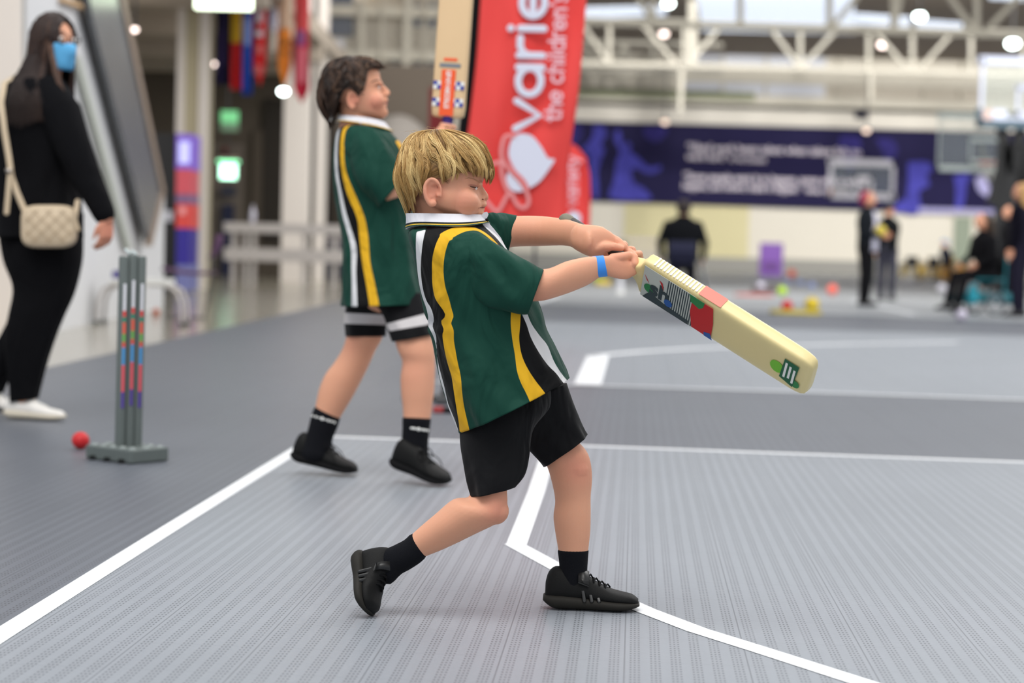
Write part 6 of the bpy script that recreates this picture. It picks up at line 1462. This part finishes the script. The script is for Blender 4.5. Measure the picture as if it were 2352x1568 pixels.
def wheelchair(c, yaw, fcol, label, seat=.50, back=True, group=None, wheel=.31, camber=.10, w=.26, backcol=(20, 20, 24)):
    c = Vector(c); t = thing('wheelchair', c, label, 'wheelchair', group); f = Vector((math.cos(math.radians(yaw)), math.sin(math.radians(yaw)), 0)); s = Vector((-f.y, f.x, 0)); Z = Vector((0, 0, 1))
    fm_ = mat('wheelchair_frame', fcol, .4, .05, 5); tyre = mat('tyre', (28, 30, 34), .6); rim = mat('pushrim', (176, 180, 186), .3, metal=.7)
    def L(a, b, z): return c+f*a+s*b+Z*z
    for sg in (-1, 1):
        def W(a, r, off=0): # point on the wheel
            return L(r*math.cos(a), sg*(w+camber*(1-(wheel+r*math.sin(a))/(2*wheel))+off), wheel+r*math.sin(a))
        an = np.linspace(0, 2*math.pi, 33)
        q = MB(); q.tube([W(a, wheel-.013) for a in an], .0125, 8, caps=False); wo = q.build('wheel', tyre, t)
        q = MB(); q.tube([W(a, wheel-.05, sg*0+.02) for a in an], .008, 6, caps=False); q.build('pushrim', rim, wo)
        q = MB()
        for a in an[:-1:2]: q.tube([W(a, .02), W(a, wheel-.02)], .003, 4)
        q.ball(W(0, 0), .035, 8); q.build('spokes', rim, wo)
        if group: q = MB(); q.add(*loft([ring(W(0, 0, .012), f*(wheel*.74), Z*(wheel*.74), 24), ring(W(0, 0, .018), f*(wheel*.74), Z*(wheel*.74), 24)])); q.build('spoke_guard', fm_, wo)
        q = MB(); q.tube([L(.38, sg*.16, .055), L(.38, sg*.16, .16)], .012, 6); q.ball(L(.38, sg*.16, .045), .045, 12, (1, .45, 1) if abs(f.x) > .7 else (.45, 1, 1)); q.build('caster', tyre, t)
        q = MB(); q.tube([L(-.18, sg*.2, seat+.32), L(-.17, sg*.2, seat), L(.25, sg*.2, seat), L(.40, sg*.17, .16), L(.0, sg*.2, .2), L(-.15, sg*.2, wheel), L(-.17, sg*.2, seat)], .017, 8); q.build('frame', fm_, t)
    q = MB(); q.add(*loft([ring(L(.02, 0, seat+.0), f*.21, s*.2, 20, 5), ring(L(.02, 0, seat+.045), f*.21, s*.2, 20, 5)])); q.build('seat', mat('seat_cloth', backcol, .8), t)
    q = MB(); q.tube([L(0, -w, wheel), L(0, w, wheel)], .018, 8); q.tube([L(.38, -.16, .16), L(.38, .16, .16)], .014, 8); q.build('axle', fm_, t)
    if back: q = MB(); q.add(*loft([ring(L(-.18, 0, seat+.06), f*.02, s*.2, 20, 4), ring(L(-.20, 0, seat+.34), f*.02, s*.2, 20, 4)])); q.build('backrest', mat('backrest_cloth', backcol, .8), t)
    q = MB(); q.tube([L(.46, -.13, .1), L(.46, .13, .1)], .02, 8); q.build('footrest', fm_, t)
    return t
# seen from behind in a wheelchair
cw = G(1564, 690); cw.z = 0
wheelchair(cw, 84, (36, 40, 52), 'dark wheelchair under the man in black seen from behind', seat=.56, camber=.14, w=.27, backcol=(30, 32, 58))
figure(cw+Vector((0, 0, 0)), 1.78, 84, 'person in black seen from behind sitting in a wheelchair', 'sit', (44, 34, 32), (14, 16, 20), (28, 28, 36), sit=.66,
       arms={'wide': 1.3, 'L': [(0, .22, .46), (-.02, .32, .20), (.10, .30, -.02)], 'R': [(0, -.22, .46), (-.02, -.32, .20), (.10, -.30, -.02)]}, legs={'L': [(0, .10, .56), (.40, .12, .54), (.42, .10, .16)], 'R': [(0, -.10, .56), (.40, -.12, .54), (.42, -.10, .16)]}, top_name='jumper')
# pair standing
pr = G(1985, 702)
figure(pr, 1.68, -25, 'person with crimson hair in a dark jacket holding a yellow ball', 'stand', (158, 30, 76), (24, 28, 34), (12, 12, 16), shirt_front=(214, 212, 230), arms={'L': [(.0, .20, .46), (.0, .24, .20), (.26, .10, .18)], 'R': [(.0, -.20, .46), (-.02, -.24, .20), (.24, -.08, .16)]}, top_name='jacket')
yb2 = P(2022, 530, pr.y-.15); t = thing('yellow_ball', yb2, 'yellow ball held by the person with crimson hair', 'ball'); q = MB(); q.ball(yb2, .092, 18); q.build('ball_shell', mat('yellow_ball', (222, 200, 84), .5), t); q = MB(); q.tube([yb2+Vector((.092*math.cos(a), -.03, .09*math.sin(a))) for a in np.linspace(0, 6.3, 20)], .003, 5, caps=False); q.build('ball_seam', LBODY, t)
figure(G(2034, 690), 1.62, 60, 'person in black with a dark cap standing behind the crimson-haired one', 'stand', None, (12, 14, 16), (56, 56, 68), cap=(22, 26, 44), top_name='jumper')
# right edge: blond woman, seated people with a teal chair
figure(G(2338, 728), 1.72, 150, 'person with long blond hair in dark clothes at the right frame edge', 'stand', (190, 150, 96), (22, 20, 34), (26, 24, 40), longhair=.28, top_name='jumper')
ct_ = G(2262, 722)
tc = wheelchair(ct_, 200, (24, 120, 132), 'teal and black power wheelchair near the right edge', seat=.48, camber=.02, w=.24, wheel=.17)
q = MB(); c = ct_; q.add(*loft([ring(c+Vector((0, 0, .16)), (.36, 0, 0), (0, .2, 0), 24, 4), ring(c+Vector((0.02, 0, .30)), (.34, 0, 0), (0, .19, 0), 24, 4)])); q.build('base_shroud', mat('teal_shroud', (30, 118, 130), .35, .1, 3), tc)
q = MB(); q.ball(c+Vector((-.22, -.2, .27)), .10, 14, (.7, .5, 1.5)); q.build('front_panel', mat('cyan_panel', (60, 190, 214), .35), tc)
figure(ct_, 1.66, 200, 'person in black with brown hair sitting in the teal wheelchair', 'sit', (58, 44, 34), (14, 13, 17), (14, 13, 17), sit=.56, longhair=.12,
       arms={'lean': .12, 'L': [(0, .2, .46), (.06, .27, .22), (.26, .20, .12)], 'R': [(0, -.2, .46), (.06, -.27, .22), (.26, -.20, .12)]}, legs={'L': [(0, .11, .54), (.42, .13, .52), (.52, .12, .14)], 'R': [(0, -.11, .54), (.42, -.13, .52), (.52, -.12, .14)]}, top_name='jumper')
figure(G(2312, 700), 1.60, 190, 'person in black standing close behind the seated person at right', 'stand', (52, 40, 34), (16, 15, 19), (18, 17, 22), top_name='jumper')
# seated person farther back and parked sports chairs
fy_ = G(2172, 645)
wheelchair(fy_, 205, (196, 160, 60), 'yellow sports wheelchair of the person with pale blue cap', seat=.46)
figure(fy_, 1.60, 205, 'distant person in navy with a pale blue cap sitting by the far wall', 'sit', None, (26, 28, 44), (30, 32, 50), sit=.54, cap=(120, 160, 200),
       arms={'lean': .15}, legs={'L': [(0, .11, .52), (.38, .13, .50), (.46, .12, .12)], 'R': [(0, -.11, .52), (.38, -.13, .50), (.46, -.12, .12)]}, top_name='jumper')
for px, py, yw, col, lab in ((1870, 629, 92, (206, 184, 74), 'yellow sports wheelchair seen from behind beside the purple mat'), (2098, 644, 60, (196, 168, 84), 'empty yellow sports wheelchair left of the distant seated person'), (2135, 648, 110, (204, 166, 60), 'empty yellow sports wheelchair nearest the distant seated person'), (2190, 652, 20, (190, 140, 60), 'orange-yellow sports wheelchair in front of the sage door')):
    wheelchair(G(px, py), yw, col, lab, seat=.42, camber=.2, w=.24, group='parked yellow sports wheelchairs')
# purple mat leaning at the wall
Yp = G(1772, 634).y; pm = thing('crash_mat', G(1772, 634), 'upright purple crash mat standing near the back wall', 'mat'); a = P(1744, 634, Yp); b = P(1797, 634, Yp); ht = P(1770, 558, Yp).z; q = MB(); q.box((a.x, Yp, 0), (b.x, Yp+.14, ht)); o = q.build('mat_body', mat('purple_vinyl', (106, 62, 146), .5, .15, .8), pm, False); md = o.modifiers.new('b', 'BEVEL'); md.width = .03; md.segments = 2
vbox('mat_patch', 1753, 602, 1788, 622, Yp-.02, .02, mat('purple_patch', (78, 34, 108), .5), pm)
# balls, discs and markers
def fb(px, pyb, rpx, col, label, grp=None, nm='ball'):
    g = G(px, pyb); r = rpx*g.y/FPX; t = thing(nm, g, label, 'ball', grp); q = MB(); q.ball(g+Vector((0, 0, r)), r, 18); q.build('ball_shell', mat('ball_'+label.split()[0], col, .5, .06, 4), t)
    q = MB(); q.tube([g+Vector((r*math.cos(a), -.1*r, r+r*math.sin(a))) for a in np.linspace(0, 6.3, 16)], r*.03, 5, caps=False); q.build('ball_seam', mat('ball_seam', tuple(int(v*.8) for v in col), .6), t)
fb(1818, 637, 9, (190, 70, 48), 'brick-red ball right of the purple mat'); fb(1796, 679, 11, (176, 214, 54), 'lime green ball on the court behind the bat'); fb(1911, 677, 12, (240, 112, 96), 'coral ball left of the crimson-haired person'); fb(1807, 715, 13, (200, 44, 46), 'red ball on the left end of the yellow mat'); fb(1864, 716, 17, (214, 186, 44), 'yellow ball on the right end of the yellow mat')
g = G(2208, 738); fb(2208, 738, 14, (196, 190, 206), 'white and blue ball in front of the teal wheelchair'); r = 14*g.y/FPX
fb(2163, 673, 11, (206, 204, 214), 'pale ball left of the teal wheelchair')
def pad(x0, x1, y, col, label, th=.03, dpt=.35, nm='floor_mat'):
    g = G((x0+x1)/2, y); a = P(x0, y, g.y); b = P(x1, y, g.y); t = thing(nm, g, label, 'mat'); q = MB(); q.add(*loft([ring(((a.x+b.x)/2, g.y+dpt/2, z), ((b.x-a.x)/2, 0, 0), (0, dpt/2, 0), 40, 3.0) for z in (.0, th)])); q.build('mat_top', mat('mat_colour', col, .6, .05, 4), t); q = MB(); q.tube([Vector(((a.x+b.x)/2+(b.x-a.x)/2*math.cos(k)*.98, g.y+dpt/2+dpt/2*math.sin(k)*.98, th)) for k in np.linspace(0, 6.283, 30)], .008, 6, caps=False); q.build('mat_rim', mat('mat_rim', tuple(int(v*.85) for v in col), .6), t)
pad(1776, 1894, 722, (206, 184, 66), 'yellow floor mat under the red and yellow balls', .035, .6)
pad(1692, 1782, 680, (206, 78, 66), 'red floor disc with gear on it, left of the lime ball', .02, .7)
pad(1728, 1790, 671, (92, 74, 76), 'dark flat bag lying on the red disc', .09, .3, 'kit_bag')
hc_ = G(1746, 668); t = thing('white_helmet', hc_, 'small white helmet lying on the red disc', 'helmet'); q = MB(); q.ball(hc_+Vector((0, -.1, .09)), .10, 16, (1, 1, .9)); q.build('shell', mat('white_lilac', (206, 202, 220), .5), t); q = MB(); q.tube([hc_+Vector((-.1, -.2, .03)), hc_+Vector((.1, -.2, .03))], .02, 8); q.build('peak', mat('lilac', (170, 160, 190), .5), t)
for i, (x, y) in enumerate(((1809, 651), (1838, 653), (1864, 659))):
    g = G(x, y); t = thing('marker_disc', g, ('leftmost', 'middle', 'rightmost')[i]+' of three pale blue floor markers', 'marker', 'pale blue floor markers'); q = MB(); q.add(*loft([ring(g+Vector((0, 0, z)), (r_, 0, 0), (0, r_, 0), 20) for z, r_ in ((.0, .11), (.05, .09), (.10, .05))])); q.build('cone', mat('marker_blue', (136, 156, 214), .6), t); q = MB(); q.tube([g+Vector((.05*math.cos(k), .05*math.sin(k), .10)) for k in np.linspace(0, 6.283, 16)], .006, 5, caps=False); q.build('cone_rim', WHT, t)
pad(1366, 1404, 655, (214, 186, 70), 'yellow marker disc on the court under the blue wristband', .10, .3, 'marker_disc'); pad(1362, 1386, 645, (150, 206, 96), 'green marker disc just behind the yellow one', .08, .3, 'marker_disc')
g = G(1424, 676); t = thing('white_pin', g, 'small white skittle standing left of the bat shoulder', 'skittle'); q = MB(); q.tube([g+Vector((0, 0, z)) for z in (.03, .12, .24, .32, .38)], [.05, .065, .04, .025, .035], 12); q.build('skittle_body', mat('white_skittle', (216, 216, 222), .5), t); q = MB(); q.tube([g, g+Vector((0, 0, .03))], .07, 12); q.build('skittle_base', WHT, t)
# ------------------------------------------------------------------ basketball backboards
BG = glass('backboard_glass', (200, 214, 210), .14, .3)
def backboard(x0, y0, x1, y1, Y, col, label, sw=10, inner=None, tilt=0, pad_col=None, sticker=None, stand=None, rim=None):
    t = thing('basketball_backboard', G((x0+x1)/2, 400) if False else P((x0+x1)/2, y1, Y), label, 'basketball hoop'); fm_ = mat('backboard_edge', col, .5, .03)
    vbox('glass_pane', x0+sw*.6, y0+sw*.6, x1-sw*.6, y1-sw*.6, Y+.02, .02, BG, t)
    for nm, a in (('frame_edge', (x0, y0, x1, y0+sw)), ('frame_edge', (x0, y1-sw, x1, y1)), ('frame_edge', (x0, y0, x0+sw, y1)), ('frame_edge', (x1-sw, y0, x1, y1))): vbox(nm, *a, Y, .06, fm_, t)
    if inner:
        a0, b0, a1, b1 = inner; w_ = sw*.75
        for a in ((a0, b0, a1, b0+w_), (a0, b1-w_, a1, b1), (a0, b0, a0+w_, b1), (a1-w_, b0, a1, b1)): vbox('target_square', *a, Y-.01, .02, fm_, t)
    if pad_col: vbox('bottom_padding', x0-4, y1-6, x1+2, y1+7, Y-.03, .12, mat('padding', pad_col, .7), t); vbox('bottom_padding', x0-5, y1-38, x0+7, y1+6, Y-.03, .12, mat('padding', pad_col, .7), t)
    if sticker:
        for (a, c) in sticker: vbox('logo_sticker', *a, Y-.02, .02, mat('board_sticker', c, .5), t)
    if rim:
        px, py = rim; c = P(px, py, Y-.35); q = MB(); q.tube([c+Vector((.23*math.cos(k), .23*math.sin(k), 0)) for k in np.linspace(0, 6.283, 24)], .016, 6, caps=False); q.tube([c+Vector((0, .23, 0)), c+Vector((0, .35, 0))], .04, 6); q.build('rim', mat('orange_rim', (206, 78, 62), .5), t)
        q = MB()
        for k in np.linspace(0, 6.283, 12, endpoint=False):
            for sg in (-1, 1): q.tube([c+Vector((.22*math.cos(k), .22*math.sin(k), 0)), c+Vector((.15*math.cos(k+sg*.3), .15*math.sin(k+sg*.3), -.2)), c+Vector((.11*math.cos(k+sg*.5), .11*math.sin(k+sg*.5), -.4))], .004, 4)
        q.build('net', WHT, t)
    return t
SB = mat('stand_black', (11, 12, 15), .5, .1, 3)
t = backboard(2249, 134, 2470, 286, 38, (196, 202, 222), 'nearest basketball backboard with dark stand at the right frame edge', 13, (2334, 196, 2420, 268), pad_col=(74, 92, 104), sticker=[((2258, 252, 2280, 276), (206, 178, 170)), ((2280, 252, 2312, 276), (206, 212, 232))])
for a, b, w_ in (((2300,290),(2318,400),.16), ((2345,290),(2330,400),.16), ((2326,330),(2312,720),.55), ((2345,330),(2352,560),.3), ((2280,470),(2320,330),.2)):
    q = MB(); q.bar(P(a[0], a[1], 38.3), P(b[0], b[1], 38.3), w_, .3); q.build('stand_arm', SB, t, False)
g = G(2330, 655); q = MB(); q.box((g.x-.9, 37.6, 0), (g.x+1.4, 39.4, .35)); q.build('stand_base', SB, t, False)
t = backboard(2153, 262, 2312, 392, 50, (190, 202, 200), 'middle glass backboard overlapping the blue board, grey framed', 8, (2226, 318, 2310, 374), rim=(2268, 374))
q = MB(); q.bar(P(2270, 385, 50.3), P(2306, 470, 50.3), .25); q.bar(P(2306, 470, 50.3), Vector((P(2306,470,50.3).x, 50.6, .0)), .25); q.bar(P(2250, 330, 50.4), P(2306, 470, 50.4), .12); q.build('stand_arm', mat('stand_grey', (90, 94, 100), .5), t, False)
t = backboard(1902, 368, 2057, 456, 54, (236, 234, 244), 'farthest and lowest backboard with a white target square', 11, (1962, 404, 2006, 448), sticker=[((1912, 430, 1950, 450), (196, 194, 202)), ((1906, 434, 1914, 446), (214, 160, 140))])
q = MB(); q.bar(P(1990, 430, 54.2), Vector((P(2010,500,55).x, 55.5, 1.2)), .14); q.bar(Vector((P(2010,500,55).x, 55.5, 1.2)), Vector((P(2010,500,55).x, 55.5, 0)), .25); q.build('stand_arm', mat('stand_grey', (90, 94, 100), .5), t, False)
